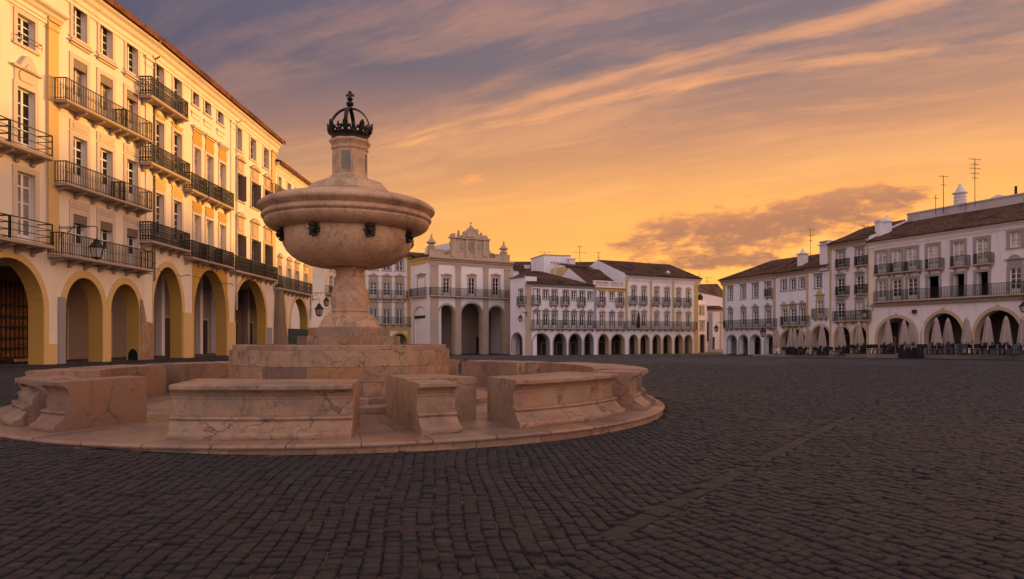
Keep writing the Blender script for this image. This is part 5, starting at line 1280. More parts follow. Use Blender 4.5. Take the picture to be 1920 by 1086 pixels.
# houses standing behind the central row
b = Bld('rear_house', 'pale box shaped roof house standing above the hipped roof, behind the arcade', 1019.6, 112, 1069.6, 113.5, CB, 6)
b.wall(b.z(1045, 479.5), 'plaster_lilac'); zt = b.z(1045, 479.5)
mb = MB(); mb.box(-0.1, b.L + 0.1, -0.1, 6.1, zt, zt + 0.12); b.rf = b.build('roof', mb, 'stone_grey'); b.chimney(b.u(1039), -1.2, zt - 4, b.z(1039, 481), 0.8, 'cap', 'plaster_rose'); b.chimney(b.u(1066), 0.5, zt - 1, zt + 0.25, 0.5, 'box')
b = Bld('rear_house', 'yellow walled house rising behind the hipped roof, right of the pale box', 1060, 109, 1103.5, 111.5, CB, 9)
b.wall(b.z(1103, 503), 'ochre_light'); zt = b.z(1103, 503); b.pilaster(b.u(1097), b.L - 0.01, 0, zt - 0.1, 'ochre_yellow', False); b.roof(zt, 1.1, over=0.5, ovR=0.5); b.chimney(b.u(1092), 3.0, zt + 0.5, b.z(1092, 486.5, -3), 1.0, 'box')
b = Bld('rear_house', 'long low white gabled house at the back with a dark sloping roof', 962, 118, 1150, 119, CB, 10)
b.wall(b.z(985, 507), 'plaster_lilac'); zt = b.z(985, 507); b.roof(zt, 2.0, over=0.3); b.chimney(b.u(989), 1.0, zt, b.z(989, 496.5), 0.9, 'box', 'plaster_white')
# end wall between the middle house and the long house
# ---- street gap on the right
b = Bld('street_house', 'narrow white house with two small windows in the gap between the arcades', 1304, 121, 1325, 121, CB, 7)
bays(b, [(1312.5, 1318.5)], b.z(1315, 590), b.z(1315, 575), dict(k='e', sw=0.2, nb=2, mat='stone_grey')); bays(b, [(1313.5, 1319)], b.z(1315, 619), b.z(1315, 604), dict(k='e1', sw=0.2, nb=2, mat='stone_grey', ped='cap'))
b.arches = [(b.u(1313), b.u(1320.5), 2.9, b.z(1316, 628))]
b.wall(b.z(1315, 571), 'plaster_rose', b.z(1315, 624), 0.5, 'stone_grey', 0.2, 'stone_grey')
zt = b.z(1315, 571); mb = MB(); mb.box(-0.1, b.L + 0.1, -0.12, 7, zt, zt + 0.16); b.rf = b.build('roof', mb, 'plaster_white')
mb = MB(); mb.box(b.u(1311), b.u(1316.5), 0.0, 0.9, zt + 0.16, zt + 0.75); mb.box(b.u(1317.5), b.u(1323), 0.0, 0.9, zt + 0.16, zt + 0.6); b.build('parapet', mb, 'plaster_white')
e1 = b
b = Bld('street_house', 'pale house with tall pilaster at the end of the street gap', 1325.2, 124, 1356, 124, CB, 7)
b.wall(b.z(1340, 580), 'plaster_rose'); b.cornice(b.z(1340, 584), b.z(1340, 580), 'stone_tan', 0.4); b.roof(b.z(1340, 580), 0.7, run=2.5)
b.pilaster(b.u(1328.5), b.u(1335.5), -0.5, b.z(1340, 586), 'stone_grey', False, 0.15); b.pilaster(b.u(1350), b.u(1353), -0.5, b.z(1340, 586), 'stone_tan', False, 0.15)
mb = MB(); mb.box(b.u(1324), b.u(1329), -0.08, 0.0, b.z(1325, 640), b.z(1325, 603)); b.build('door', mb, 'door_dark'); mb = MB(); mb.box(b.u(1336), b.u(1340), -0.04, 0.0, -1, b.z(1338, 632)); b.build('door', mb, 'door_dark')
mb = MB(); mb.box(0, b.L, -1.2, -0.9, -1, b.z(1340, 655)); b.build('kerb_wall', mb, 'stone_grey')
b = Bld('rear_house', 'rose gabled house with a dark tile roof rising behind the street gap', 1296, 133, 1368, 137, CB, 9)
u0, u1 = 0.0, b.L; za, zb = b.z(1305, 545), b.z(1356, 560)
mb = MB(); mb.prism([(0, -1), (0, za), (u1, zb), (u1, -1)], 0.0, 9.0); b.build('wall', mb, 'plaster_rose')
mb = MB(); zr = b.z(1325, 538); mb.quad((0, -0.1, za - 0.05), (u1, -0.1, zb - 0.05), (u1, 3.5, zb + 3.2), (0, 3.5, za + 1.4)); mb.quad((u1, 3.5, zb + 3.2), (0, 3.5, za + 1.4), (0, 9, za - 0.05), (u1, 9, zb - 0.05)); b.rf = b.build('roof', mb, 'roof_tiles')

# ---- right side
DX0, DZ0, DX1, DZ1 = 32.5, 106.0, 39.4, 85.9
def ddep(px):
    k = ray(px); dx, dz = DX1 - DX0, DZ1 - DZ0
    return (DX0 * dz - DZ0 * dx) / (k * dz - dx)
DB = -0.55
dst = dict(k='d', sw=0.2, nb=3, kick=0.5, ped='ogee', ph=0.35, pp=0.5, mat='stone_grey', bar=0.06, of=0.08)
b = Bld('corner_house', 'white corner house with four small grey arches on the right of the street gap', 1355.7, ddep(1355.7), 1454.7, ddep(1454.7), DB, 10)
spt = [(1366, 1373.4), (1389.8, 1397.6), (1412, 1421), (1435.8, 1445)]
s1 = b.z(1358, 617, 0.5)
bays(b, [(1366.5, 1373), (1390.5, 1398), (1412.5, 1421.5), (1436, 1445)], s1 + 0.16, b.z(1370, 586), dst)
bays(b, spt, b.z(1370, 562), b.z(1370, 539), dict(dst, k='dt', ped='cap', kick=0)); 
b.balcony(b.u(1356, 0.5), b.u(1452, 0.5), s1, 0.5, 1.1, 'bars', step=0.15); b.balcony(b.u(1432.5, 0.35), b.u(1446.5, 0.35), b.z(1440, 557.5, 0.35), 0.35, 1.0, 'bars', step=0.15)
ca = b.z(1372, 629)
b.arches = [(b.u(l), b.u(r), 1.9, ca) for l, r in ((1364, 1381), (1386, 1402), (1407.5, 1426), (1434, 1451))]
ez = b.z(1358, 525.5)
b.wall(ez, 'plaster_lilac', s1 - 0.1, 0.7, 'plaster_lilac', 0.2, 'stone_grey', op='R')
b.pilaster(0.0, b.u(1360), s1 + 0.2, ez - 0.6, 'stone_tan', True, 0.08); b.pilaster(b.u(1449.5), b.L - 0.01, -1, ez - 0.5, 'stone_tan', False, 0.06)
b.cornice(ez - 0.8, ez, 'stone_beige', 0.45, -0.4); b.roof(ez, 2.6, over=0.6, hipL=5.5, ovL=0.6, run=5)
b = Bld('arcade_house', 'white house with three clustered windows above one broad ochre arch', 1454.8, ddep(1454.8), 1513, ddep(1513), DB, 10)
s1 = b.z(1462, 612.6, 0.5)
for i, (l, r) in enumerate([(1466.6, 1476), (1482, 1492.6), (1500, 1510)]): b.win(b.u(l), b.u(r), s1 + 0.16, b.z(1471, 580), dict(dst, k='e%d' % i, mat='stone_tan' if i == 0 else 'stone_grey', pane='glass_dark'))
bays(b, [(1465.5, 1474.7), (1482, 1491.5), (1499, 1508.8)], b.z(1470, 544.8), b.z(1470, 525), dict(dst, k='et', ped=None, kick=0, nb=2))
b.balcony(b.u(1461.6, 0.5), b.u(1513, 0.5), s1, 0.5, 1.15, 'bars', step=0.15)
b.arches = [(b.u(1464), b.u(1511), 2.0, b.z(1487, 617))]
ez = b.z(1455, 513.7)
b.wall(ez, 'plaster_lilac', s1 - 0.05, 0.8, 'stone_beige', 0.3, 'stone_tan', op='LR'); b.cornice(ez - 0.6, ez, 'stone_beige', 0.45); b.roof(ez, 2.6, over=0.6, run=5); b.chimney(b.u(1489), 1.4, ez + 0.4, b.z(1489, 468.5, -1.4), 0.95, 'cap', 'plaster_rose')
b = Bld('arcade_house', 'narrow white house one window wide right of the yellow pilaster', 1513.1, ddep(1513.1), 1556, ddep(1556), DB, 10)
s1 = b.z(1521, 598, 0.45)
b.win(b.u(1531.8), b.u(1543.8), s1 + 0.18, b.z(1537, 564), dict(dst, k='f', ph=0.5, pp=0.8, mat='stone_tan', pane='glass_curtain')); b.win(b.u(1528.8), b.u(1540), b.z(1534, 539.5), b.z(1534, 517), dict(dst, k='ft', ped='cap', kick=0))
b.balcony(b.u(1521, 0.45), b.u(1548, 0.45), s1, 0.45, 1.1, 'bars', step=0.15)
b.arches = [(b.u(1522.5), b.u(1555), 2.6, b.z(1538, 611.5))]
ez = b.z(1556, 498.7)
b.wall(ez, 'plaster_lilac', s1 - 0.1, 0.8, 'stone_beige', 0.3, 'stone_tan', op='LR'); b.pilaster(0.0, b.u(1516), s1 - 0.3, ez - 0.5, 'ochre_yellow', True, 0.12)
b.cornice(ez - 0.6, ez, 'stone_beige', 0.45); b.roof(ez, 2.6, over=0.6, run=5); b.chimney(b.L - 0.8, 0.4, ez - 0.5, b.z(1553, 451), 1.3, 'box', 'plaster_rose')
b = Bld('tall_house', 'tall white house two windows wide with a scrolled iron balcony over two arches', 1556.2, 85.7, 1629, 80.0, DB, 11)
spt = [(1569.8, 1583.6), (1605.5, 1619)]
sA, sB, sC = b.z(1575, 504.5, 0.4), b.z(1575, 556, 0.4), b.z(1561, 604.6, 0.6)
bays(b, spt, sA + 0.16, b.z(1577, 471.5), dict(dst, k='g0', ped='cap', pane='glass_curtain')); bays(b, spt, sB + 0.16, b.z(1577, 522), dict(dst, k='g1', ped='curve', ph=0.2, pp=0.35, pane='glass_dark')); bays(b, spt, sC + 0.16, b.z(1577, 568), dict(dst, k='g2', ped='curve', ph=0.2, pp=0.35, pane=['glass_blind', 'glass_dark']))
for l, r in spt:
    for z_ in (sA, sB): b.balcony(b.u(l - 4.5, 0.4), b.u(r + 4.5, 0.4), z_, 0.4, 1.05, 'ornate', step=0.2)
b.balcony(b.u(1560.6, 0.6), b.u(1626.5, 0.6), sC, 0.6, 1.15, 'scroll', step=0.25)
b.arches = [(b.u(1565.5), b.u(1594), 2.4, b.z(1580, 612.7)), (b.u(1599), b.u(1625.5), 2.4, b.z(1612, 612))]
ez = b.z(1557, 459.6)
b.wall(ez, 'plaster_rose', sC - 0.1, 0.8, 'stone_beige', 0.28, 'stone_tan', op='LR'); b.pilaster(0.0, b.u(1559), -1, ez - 0.5, 'stone_tan', True, 0.1); b.pilaster(b.u(1625.5), b.L - 0.01, -1, ez - 0.5, 'stone_tan', True, 0.1)
b.cornice(ez - 0.6, ez, 'stone_beige', 0.45); b.roof(ez, 2.4, over=0.6, run=5.5)
b.chimney(b.u(1631), 1.5, ez + 0.2, b.z(1631, 417, -1.5), 0.75, 'box', 'plaster_lilac')
# the long house on the right edge runs on out of the frame
k = (47.9 - 41.2) / (64.9 - 80.0)
zE = 44.0; xE = 41.2 + k * (zE - 80); pE = CX + FPX * xE / zE
b = Bld('long_house', 'long rose white building at the right edge with wide low arches', 1629.2, 80.0, pE, zE, -0.4, 12)
s2 = b.z(1638, 516.8, 0.5); s1 = b.z(1637, 569, 0.6)
g = dict(k='h', sw=0.27, nb=3, kick=0.55, pj=0.06, mat='stone_grey', bar=0.06, of=0.09, rc=0.22)
up = [(1644, 1662), (1672, 1690), (1700, 1719), (1739, 1759.6), (1786.5, 1808), (1830, 1852.8)]
dn = [(1645.5, 1662), (1673, 1690), (1701.5, 1720), (1740, 1760.5), (1787, 1808.5), (1830.5, 1853)]
z2t, z1t = b.z(1653, 472), b.z(1653, 526.5)
for i, (l, r) in enumerate(up):
    b.win(b.u(l), b.u(r), s2 + 0.16, z2t, dict(g, k='hu%d' % i, nb=4, pane='glass_blind'))
    b.balcony(b.u(l - 5.5 if i != 1 and i != 2 else l - 4.4, 0.5), b.u(r + 5.5 if i > 1 else r + 4.4, 0.5), s2, 0.5, 1.0, 'bars', step=0.15)
for i, (l, r) in enumerate(dn): b.win(b.u(l), b.u(r), s1 + 0.18, z1t, dict(g, k='hd%d' % i, pane=['glass_dark', 'glass_curtain'], **({'open': 1 if i > 3 else 2} if i > 2 else {})))
for j in range(4):
    du = j * 4.6; u0 = b.u(1893) + du; w = b.u(1914.5) - b.u(1893)
    b.win(u0, u0 + w, b.z(1904, 464), b.z(1904, 434.7), dict(g, k='hs', kick=0, nb=2, pane='glass_blind')); b.win(u0, u0 + w, s1 + 0.18, b.z(1904, 502), dict(g, k='hl', ped='tri', ph=0.5, pp=0.5))
b.balcony(b.u(1637, 0.6), b.L - 1, s1, 0.6, 1.1, 'bars', 0.2, step=0.15)
mb = MB(); mb.box(b.u(1637), b.L, -0.3, 0.02, s1 - 0.35, s1 - 0.01); b.build('string_course', mb, 'stone_slab')
b.arches = [(b.u(1645), b.u(1718), 2.1, b.z(1681, 596)), (b.u(1731), b.u(1806.5), 2.1, b.z(1770, 587)), (b.u(1827), b.u(1917), 2.1, b.z(1874, 581.5))]
w = b.arches[2][1] - b.arches[2][0]
for j in range(3): a_ = b.arches[2][1] + 1.4 + j * (w + 1.4); b.arches.append((a_, a_ + w, 2.1, b.arches[2][3]))
ez = b.z(1629.5, 455.5)
b.wall(ez, 'plaster_rose', s1 - 0.36, 0.9, 'stone_beige', 0.34, 'stone_tan', arcade=4.5, doors='dado', op='LR')
for a_, c_, zs_, zc_ in b.arches:
    m_ = (a_ + c_) / 2; mb = MB(); mb.box(m_ - 0.16, m_ + 0.16, -0.09, 0.3, zc_ - 0.02, zc_ + 0.52); b.build('keystone', mb, 'stone_tan')
b.pilaster(b.u(1725.5), b.u(1732), s1 + 0.3, ez - 0.7, 'plaster_rose', True, 0.06); b.pilaster(0.02, b.u(1638), -1, ez - 0.7, 'plaster_cream', True, 0.06)
b.cornice(ez - 0.7, ez, 'plaster_rose', 0.4); b.roof(ez, 2.6, over=0.55, run=5.5)
up0 = b.u(1701, -5.6); zp = b.z(1701, 403, -5.6)
mb = MB(); mb.box(up0, b.L, 5.6, 6.1, ez, zp); mb.box(up0 - 0.05, b.L, 5.5, 6.2, zp, zp + 0.15); b.build('parapet', mb, 'parapet_dirty')
mb = MB(); mb.prism([(up0 - 5.0, ez + 0.6), (up0 - 5.0, ez + 1.6), (up0 - 0.06, zp - 0.9), (up0 - 0.06, ez + 0.6)], 5.7, 6.0); b.build('stair_wall', mb, 'parapet_dirty')
b.chimney(b.u(1662, -2.2), 2.2, ez + 0.3, b.z(1662, 402, -2.2), 0.8, 'cap', 'plaster_lilac'); b.chimney(b.u(1797, -6.6), 6.9, zp - 0.6, b.z(1797, 342.5, -6.6), 1.15, 'round', 'plaster_rose')
mb = MB(); ua, ub = b.u(1812, -9), b.u(1893, -9); mb.prism([(ua, zp), (ub - 1.2, b.z(1879, 363, -9)), (ub, b.z(1890, 370, -9)), (ub, zp)], 9, 11.5); b.build('attic_shed', mb, 'plaster_rose')
mb = MB(); u_ = b.u(1905, -7); mb.lathe([(0.14, zp), (0.14, b.z(1905, 350, -7)), (0.18, b.z(1905, 349.5, -7)), (0.02, b.z(1905, 349, -7))], 8, (u_, 7)); b.build('flue_pipe', mb, 'iron')
mb = MB(); mb.box(b.u(1713.5), b.u(1719.5), -0.35, -0.02, b.z(1716, 588), b.z(1716, 581)); b.build('wall_speaker', mb, 'furniture')
mb = MB(); mb.tube([(b.u(1731.7), -0.08, 0), (b.u(1731.7), -0.08, ez - 1)], 0.06, 6); b.build('drain_pipe', mb, 'plaster_lilac')
LH = b
# next building along the right side, outside the frame; its roof shades the fountain at sundown
x1 = xE + k * (8 - zE) 
b = Bld('corner_house', 'plain rose house continuing the right side of the square beyond the frame', pE + 0.5, zE - 0.02, CX + FPX * (xE + 3.5) / 12.0, 12.0, -0.3, 12)
b.wall(13.2, 'plaster_rose'); b.roof(13.2, 2.8, over=0.5); b.cornice(12.5, 13.18, 'plaster_rose', 0.4)

# ---------------------------------------------------------------- terrace, parasols, street furniture
def on_ground(px, z): return Vector((ray(px) * z, z, float(gz(ray(px) * z, z))))
def terrace_front(px):      # front edge of the cafe terrace runs parallel to the right hand houses
    if px < 1629:
        a = Vector((32.5, 106.0)); d = Vector((39.4 - 32.5, 85.9 - 106.0)).normalized()
    else: a = Vector((41.2, 80.0)); d = Vector((47.9 - 41.2, 64.9 - 80.0)).normalized()
    n = Vector((d.y, -d.x)); return a, d, n
def slab_terrace(name, px0, px1, off, h, back=0.2):
    mb = MB(); pts = []
    for i in range(9):
        px = px0 + (px1 - px0) * i / 8; a, d, n = terrace_front(px); q = a + n * off; k = ray(px)
        t = (q.x * d.y - q.y * d.x) / (k * d.y - d.x); f = Vector((k * t, t)); bk = f - n * (off - back); pts.append((f, bk))
    top = [max(float(gz(f.x, f.y)), float(gz(bk.x, bk.y))) * 0 + float(gz(f.x, f.y)) + h for f, bk in pts]
    for (f0, b0), (f1, b1), z0, z1 in zip(pts, pts[1:], top, top[1:]):
        mb.tint = rng.random(); mb.quad((*f0, z0), (*f1, z1), (*b1, z1), (*b0, z0)); mb.quad((*f0, z0 - h - 0.3), (*f1, z1 - h - 0.3), (*f1, z1), (*f0, z0))
    for (f, bk), z in ((pts[0], top[0]), (pts[-1], top[-1])): mb.quad((*f, z), (*bk, z), (*bk, z - h - 0.3), (*f, z - h - 0.3))
    tag(mb.build(name, 'stone_slab'), kind='structure'); return top
slab_terrace('terrace', 1411, 1582, 7.0, 0.22); slab_terrace('terrace', 1583, 1694, 7.4, 0.42); slab_terrace('terrace', 1724, 2300, 7.4, 0.42)

def make_parasol(label, x, y, z, h, seed):
    r = random.Random(seed); t = thing('closed_parasol', label, 'parasol', (x, y, z), r.uniform(0, 6), 'closed parasols on the terrace')
    mb = MB(); mb.smooth = R(40); n = 32; s = h / 4.0
    lv = [(0.03, 4.0), (0.07, 3.97), (0.22, 3.62), (0.255, 3.52), (0.235, 3.5), (0.30, 3.1), (0.37, 2.5), (0.44, 1.9), (0.48, 1.5), (0.52, 1.22), (0.47, 1.15)]
    ph = r.uniform(0, 6); rings = []
    for i, (rad, zz) in enumerate(lv):
        f = max(0, (i - 3) / 7); ring = []
        for k in range(n):
            a = 2 * math.pi * k / n; fold = 1 + 0.20 * f ** 0.5 * math.cos(8 * a + ph) + 0.10 * f * math.sin(5 * a + ph * 2 + i * 0.2)
            dz = 0.0 if i < 9 else 0.16 * math.sin(4 * a + ph) + 0.10 * math.sin(7 * a)
            ring.append(mb.vert((rad * s * fold * math.cos(a), rad * s * fold * math.sin(a), (zz + dz) * s)))
        rings.append(ring)
    for A_, B_ in zip(rings, rings[1:]):
        for k in range(n): mb.face(A_[k], A_[(k + 1) % n], B_[(k + 1) % n], B_[k])
    mb.build('canopy', 'canvas', t)
    mb = MB(); mb.tube([(0, 0, 0.0), (0, 0, 3.9 * s)], 0.045, 8); mb.build('pole', 'pole_white', t)
    mb = MB(); mb.box(-0.4, 0.4, -0.4, 0.4, 0.0, 0.1); mb.lathe([(0.09, 0.1), (0.09, 0.4), (0.06, 0.42)], 8); mb.build('base', 'furniture', t)
    t.rotation_euler = (R(r.uniform(-1.6, 1.6)), R(r.uniform(-1.6, 1.6)), r.uniform(0, 6))
    return t
PAR = [(1482, 615.6, 78, 'closed parasol leftmost in the cluster of four before the broad ochre arch'), (1489.5, 615.6, 81, 'closed parasol second from the left in the cluster of four, thin and set back'),
       (1501, 614.5, 77, 'closed parasol third from the left in the cluster before the broad ochre arch'), (1515, 612, 75, 'closed parasol under the yellow pilaster, right end of the cluster of four'),
       (1542, 608, 72, 'closed parasol alone before the arch of the house one window wide'), (1577.5, 605.6, 69, 'closed parasol before the left arch of the tall two window house'),
       (1611, 603, 67, 'closed parasol before the right arch of the tall two window house'), (1664, 599.5, 64, 'closed parasol in the left half of the arch beside the black planter'),
       (1695.7, 599.5, 63, 'closed parasol standing behind the black planter, left of its twin'), (1708.5, 598.5, 64.5, 'closed parasol half hidden behind its twin above the black planter'),
       (1756.5, 595.5, 60.5, 'larger closed parasol left of a pair in the middle wide arch'), (1778, 596.5, 61.5, 'closed parasol right of a pair in the middle wide arch'),
       (1813, 594.5, 59.5, 'tan closed parasol before the pier between the last two wide arches'), (1851.7, 593.5, 58, 'closed parasol in the left half of the keystone arch at the right edge'),
       (1887, 592.5, 57, 'closed parasol in the right half of the keystone arch at the right edge'), (1919, 592.5, 56, 'closed parasol cut by the right edge of the photo')]
TOPS = {}
def terr_z(px, z): p = on_ground(px, z); return p.z + (0.22 if px < 1583 else 0.42)
for i, (px, py, z, lab) in enumerate(PAR):
    top = EYE + (HY - py) * z / FPX; z0 = terr_z(px, z)
    make_parasol(lab, ray(px) * z, z, z0, top - z0, i)
# a furled white one against the wall
make_parasol('thin pale parasol furled tight against the wall left of the cluster', ray(1456.5) * 86, 86, terr_z(1456, 86), 3.3, 77)

def cafe_chair():
    t = thing('cafe_chair', 'dark cafe chair standing among the tables under the closed parasols', 'chair', (0, 0, 0), 0, 'cafe chairs on the terrace')
    mb = MB(); mb.box(-0.22, 0.22, -0.22, 0.22, 0.44, 0.48); mb.build('seat', 'furniture', t)
    mb = MB(); mb.prism([(-0.22, 0.55), (-0.2, 0.86), (-0.1, 0.92), (0.1, 0.92), (0.2, 0.86), (0.22, 0.55)], 0.20, 0.235); mb.build('backrest', 'furniture', t)
    for sx in (-1, 1):
        for sy in (-1, 1): mb = MB(); mb.tube([(sx * 0.24, sy * 0.24, 0), (sx * 0.2, sy * 0.2, 0.45)] + ([(sx * 0.2, 0.22, 0.9)] if sy > 0 else []), 0.018, 6); mb.build('leg', 'furniture', t)
    return t
def cafe_table():
    t = thing('cafe_table', 'dark square cafe table standing under the closed parasols', 'table', (0, 0, 0), 0, 'cafe tables on the terrace')
    mb = MB(); mb.box(-0.38, 0.38, -0.38, 0.38, 0.71, 0.745); mb.build('tabletop', 'furniture', t)
    mb = MB(); mb.lathe([(0.03, 0.03), (0.03, 0.71)], 8); mb.box(-0.25, 0.25, -0.04, 0.04, 0.0, 0.035); mb.box(-0.04, 0.04, -0.25, -0.041, 0.0, 0.035); mb.box(-0.04, 0.04, 0.041, 0.25, 0.0, 0.035); mb.build('pedestal', 'furniture', t)
    return t
C0, T0 = cafe_chair(), cafe_table(); first = [True, True]; rr = random.Random(3)
for px in [1474, 1494, 1524, 1533, 1552, 1566, 1590, 1602, 1620, 1646, 1656, 1676, 1738, 1747, 1766, 1789, 1800, 1822, 1832, 1842, 1862, 1873, 1899, 1909]:
    z = float(np.interp(px, [1470, 1545, 1612, 1665, 1760, 1920], [79, 72.5, 67.5, 64, 60.5, 56.5])) + rr.uniform(-0.5, 1.6)
    p = Vector((ray(px) * z, z, terr_z(px, z))); t = T0 if first[1] else copy_tree(T0); first[1] = False; t.location = p; t.rotation_euler.z = rr.uniform(0, 1.5)
    for k in range(3 if rr.random() < 0.6 else 4):
        a = rr.uniform(-0.3, 0.3) + k * math.pi / 2; c = C0 if first[0] else copy_tree(C0); first[0] = False
        q = p + Vector((0.68 * math.sin(a), 0.68 * math.cos(a), 0)); c.location = q; c.rotation_euler.z = -a
# the black planter box between two terrace steps
a, d, n = terrace_front(1708); z = 66.0; p = on_ground(1708, z)
t = thing('planter_box', 'large black planter box standing between the terrace steps', 'planter', tuple(p), math.atan2(d.y, d.x))
w = 29.5 / FPX * z / 2 / abs(d.x * 1 - d.y * ray(1708)) if False else 0.95
mb = MB(); mb.box(-w, w, -0.5, 0.5, 0, 0.92); mb.box(-w - 0.04, w + 0.04, -0.54, 0.54, 0.92, 1.0); mb.build('box', 'planter_black', t)
mb = MB(); mb.box(-w + 0.08, w - 0.08, -0.42, 0.42, 1.0, 1.03); mb.build('soil', 'door_dark', t)

# ---- lanterns
def lantern_head(t, x, y, z, s=1.0):
    """hangs with its top at z"""
    o = None; mb = MB(); mb.lathe([(0.03 * s, z), (0.05 * s, z - 0.05 * s), (0.13 * s, z - 0.08 * s), (0.12 * s, z - 0.14 * s), (0.30 * s, z - 0.36 * s), (0.33 * s, z - 0.37 * s), (0.33 * s, z - 0.41 * s), (0.27 * s, z - 0.42 * s)], 6, (x, y), cap=True)
    for k in range(6):
        a = 2 * math.pi * k / 6; mb.tube([(x + 0.285 * s * math.cos(a), y + 0.285 * s * math.sin(a), z - 0.41 * s), (x + 0.185 * s * math.cos(a), y + 0.185 * s * math.sin(a), z - 0.83 * s)], 0.016 * s, 4)
    mb.lathe([(0.20 * s, z - 0.82 * s), (0.20 * s, z - 0.86 * s), (0.06 * s, z - 0.90 * s), (0.02 * s, z - 0.94 * s)], 6, (x, y), cap=True); o = mb.build('lamp_housing', 'iron', t)
    mb = MB(); mb.lathe([(0.268 * s, z - 0.42 * s), (0.17 * s, z - 0.82 * s)], 6, (x, y)); mb.build('lamp_glass', 'lamp_glass', o)
def wall_lantern(label, foot, out, arm, s=1.0, drop=0.35):
    """foot: point on the wall; out: direction in plan; the lantern hangs below the arm's end"""
    t = thing('wall_lantern', label, 'lantern', tuple(foot), math.atan2(out[1], out[0]), 'wall lanterns on iron brackets')
    mb = MB(); mb.box(-0.01, 0.04, -0.05, 0.05, -0.5, 0.25)
    mb.tube([(0.02, 0, 0.12), (arm * 0.5, 0, 0.13), (arm - 0.1, 0, 0.15), (arm + 0.03, 0, 0.08), (arm + 0.02, 0, -0.05), (arm, 0, -drop)], 0.022, 6); mb.tube([(0.02, 0, 0.06), (arm * 0.8, 0, 0.09)], 0.014, 6)
    sp = [(0.03 + arm * 0.42 * k / 10, 0, -0.42 + 0.48 * (k / 10) ** 0.6 + 0.06 * math.sin(k * 0.9)) for k in range(11)]; mb.tube(sp, 0.016, 6)
    for c, r_ in ((arm * 0.28, 0.10), (arm * 0.62, 0.07)):
        mb.tube([(c + r_ * math.cos(q * 0.6), 0, 0.0 - 0.02 + r_ * 0.8 * math.sin(q * 0.6)) for q in range(11)], 0.012, 5)
    mb.build('bracket', 'iron', t); lantern_head(t, arm, 0, -drop, s); return t
def wallpt(b, px, py, off=0.02):
    u, z = b.hit(px, off); return Vector((ray(px) * z, z, EYE + (HY - py) / FPX * z)), (-b.n.x, -b.n.y)
p, o = wallpt(A[2], 109, 431); wall_lantern('large wall lantern with frosted panes before the lowest long balcony at left', p, o, 1.9, 1.08, 0.42)
# camera box and cable next to it
p, o = wallpt(A[6], 582, 563); wall_lantern('wall lantern lower of two at the end of the left row, by the green boards', p, o, 0.9, 1.5, 0.3)
p2 = Vector((ray(586) * 76, 76, EYE + (HY - 548) / FPX * 76)); wall_lantern('wall lantern on a long scrolled bracket further back, beside the fountain column', Vector((ray(585) * 72.2, 72.2, EYE + (HY - 551) / FPX * 72)), (1, 0.0), 1.5, 1.1, 0.3)
p = Vector((ray(988) * 95.9, 95.9, EYE + (HY - 587) / FPX * 96)); wall_lantern('wall lantern in the shaded gap right of the church', p, (-0.95, -0.3), 0.95, 1.1, 0.25)
p = Vector((ray(1357) * 105.5, 105.4, EYE + (HY - 606) / FPX * 105)); wall_lantern('wall lantern reaching over the street gap from the corner house', p, (-1, -0.1), 1.2, 1.2, 0.25)
p, o = wallpt(LH, 1637, 576); wall_lantern('wall lantern hanging before the scrolled balcony of the tall house', p, (-0.80, -0.6), 2.0, 1.15, 0.25)
p, o = wallpt(LH, 1930, 560); wall_lantern('wall lantern cut by the right edge beside the keystone arch', p, o, 0.9, 1.1, 0.3)

# small lantern on a short post between the two rear benches
z = 24.2; t = thing('ground_lantern', 'small lantern on a low post in the gap between the rear benches', 'lantern', (ray(872.5) * z, z, float(gz(ray(872) * z, z))))
mb = MB(); mb.lathe([(0.09, -0.05), (0.09, 0.06), (0.04, 0.1), (0.035, 0.36), (0.08, 0.38), (0.02, 0.40)], 8); mb.build('post', 'iron', t); lantern_head(t, 0, 0, 0.95, 0.62)

# lamp post with a flood light before the corner house
z = 88.0; p = on_ground(1435, z); t = thing('lamp_post', 'slim pale lamp post with a dark lantern before the small grey arches', 'lamp post', tuple(p))
zt = EYE + (HY - 614) / FPX * z - p.z
mb = MB(); mb.tube([(-0.02, 0, -0.1), (0, 0, 0.4), (0.03, 0, zt - 0.8)], [0.09, 0.06, 0.05], 8); mb.build('pole', 'pole_white', t)
mb = MB(); mb.tube([(0.03, 0, zt - 0.8), (0.05, 0, zt + 0.1), (-0.1, 0, zt + 0.28), (-0.3, 0, zt + 0.15), (-0.3, 0, zt)], 0.03, 6); mb.tube([(0.04, 0, zt - 0.1), (0.5, 0, zt + 0.1), (0.8, 0, zt - 0.3)], 0.03, 6); mb.box(0.7, 1.0, -0.12, 0.12, zt - 0.42, zt - 0.3); mb.build('arm', 'iron', t)
lantern_head(t, -0.3, 0, zt, 1.35)

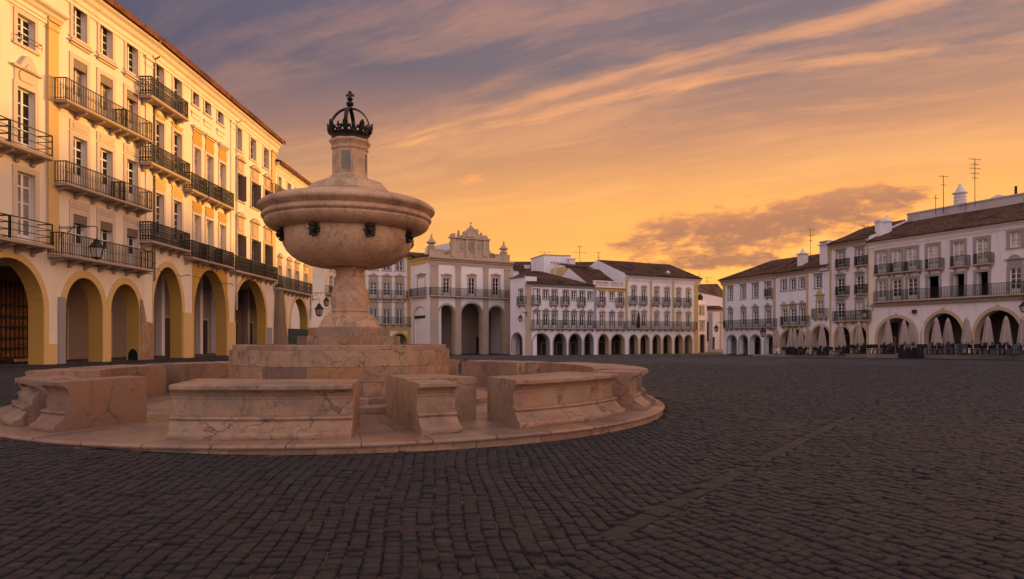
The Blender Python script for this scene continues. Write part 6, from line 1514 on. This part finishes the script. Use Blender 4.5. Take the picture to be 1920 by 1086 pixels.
# ---- aerials on the roofs
def aerial(label, px, py0, py1, z, bars, w=0.7, rz=0.3):
    zb, zt = EYE + (HY - py0) / FPX * z, EYE + (HY - py1) / FPX * z
    t = thing('tv_aerial', label, 'aerial', (ray(px) * z, z, zb - 0.6), rz, 'television aerials on the roofs')
    mb = MB(); mb.tube([(0, 0, 0), (0, 0, zt - zb + 0.6)], 0.035, 6); mb.build('mast', 'iron', t)
    mb = MB(); mb.tube([(0, 0, (zt - zb) * min(f for f, l in bars) + 0.55), (0, 0, (zt - zb) * max(f for f, l in bars) + 0.68)], 0.04, 6)
    for f, l in bars: zz = (zt - zb) * f + 0.6; mb.tube([(-w * l, 0, zz), (w * l, 0, zz)], 0.022, 5); mb.tube([(w * l * 0.6, -0.25 * w, zz + 0.02), (w * l * 0.6, 0.25 * w, zz + 0.02)], 0.018, 5); mb.tube([(-w * l * 0.5, -0.3 * w, zz + 0.02), (-w * l * 0.5, 0.3 * w, zz + 0.02)], 0.018, 5)
    mb.build('antenna_rods', 'iron', t)
aerial('tallest mast aerial at the upper right edge with many rods', 1828, 377, 299, 72, [(1.0, 1.2), (0.88, 0.7), (0.78, 1.1), (0.66, 0.8), (0.55, 0.5)], 0.7)
aerial('mast aerial with one slanting rod left of the round striped chimney', 1769, 389, 331, 76, [(1.0, 1.0), (0.72, 0.5)], 0.7)
aerial('short cross shaped aerial on the stained parapet wall', 1754.5, 393, 365, 77, [(0.75, 0.6)], 0.6)
aerial('slim mast aerial beside the box chimney above the arcade roof', 1520, 484, 431, 92, [(1.0, 0.9), (0.8, 0.7), (0.62, 0.4)], 0.7)
aerial('short aerial left of the capped chimneys on the tall house', 1620, 437, 423, 82, [(0.95, 0.9)], 0.8)
aerial('mast aerial highest above the yellow walled house', 1087, 490, 460, 113, [(0.9, 0.5), (0.55, 1.3)], 1.0)
aerial('small aerial on the pale box shaped roof house', 1021, 480, 472.5, 114, [(0.95, 1.2)], 0.9)
aerial('aerial on the roof ridge between the middle house and the long house', 1122.5, 496, 474, 117, [(1.0, 0.9), (0.6, 0.3)], 0.8)
aerial('tall thin mast over the street gap', 1311, 560, 510.5, 125, [(0.85, 0.8)], 0.6)
aerial('thin aerial behind the dark roof of the street gap', 1326.5, 540, 520.5, 134, [(1.0, 1.2), (0.6, 0.8)], 0.9)
aerial('small aerial beside the capped chimney at the right end of the arcade', 1250, 522, 508, 113, [(0.95, 0.9)], 0.7)

# potted shrub on the little terrace in the street gap
z = 122.0; zb = EYE + (HY - 567) / FPX * z
t = thing('potted_shrub', 'dark round shrub on the small roof terrace in the street gap', 'shrub', (ray(1312.5) * z, z, zb))
mb = MB(); mb.lathe([(0.25, -0.5), (0.34, 0.0), (0.30, 0.0), (0.01, -0.04)], 10, cap=True); mb.build('pot', 'terracotta_pot', t)
mb = MB(); rs = random.Random(5); mb.tube([(0, 0, -0.1), (0.02, 0, 0.7)], 0.04, 6); mb.build('stem', 'door_dark', t); mb = MB()
for i in range(520):
    v = Vector((rs.gauss(0, 1), rs.gauss(0, 1), rs.gauss(0, 1))).normalized() * rs.uniform(0.35, 1.0); c = Vector((v.x * 0.50, v.y * 0.5, 0.78 + v.z * 0.78)); q = Vector((rs.gauss(0, 1), rs.gauss(0, 1), rs.gauss(0, 1))).normalized(); e = q.orthogonal().normalized() * 0.09; f = q.cross(e)
    mb.quad(c - e - f * 0.6, c + e - f * 0.4, c + e + f * 0.6, c - e + f * 0.5)
mb.build('crown', 'leaf', t)

# furled flag on the long yellow pilastered house
z = cdep(1197.6) - 0.75; zb = EYE + (HY - 617) / FPX * z
t = thing('furled_flag', 'dark furled flag standing upright on the balcony of the yellow pilastered house', 'flag', (ray(1197.6) * z, z, zb))
h = 36 / FPX * z; mb = MB(); mb.smooth = R(50); mb.lathe([(0.04, 0.1), (0.24, 0.3), (0.27, 0.9), (0.25, 1.5), (0.18, 2.1), (0.10, 2.5), (0.03, h - 0.1)], 12, cap=True); mb.build('cloth', 'flag_cloth', t)
mb = MB(); mb.tube([(0, 0, 0), (0, 0, h + 0.25)], 0.03, 6); mb.ball((0, 0, h + 0.28), 0.06, 6); mb.build('pole', 'iron', t)
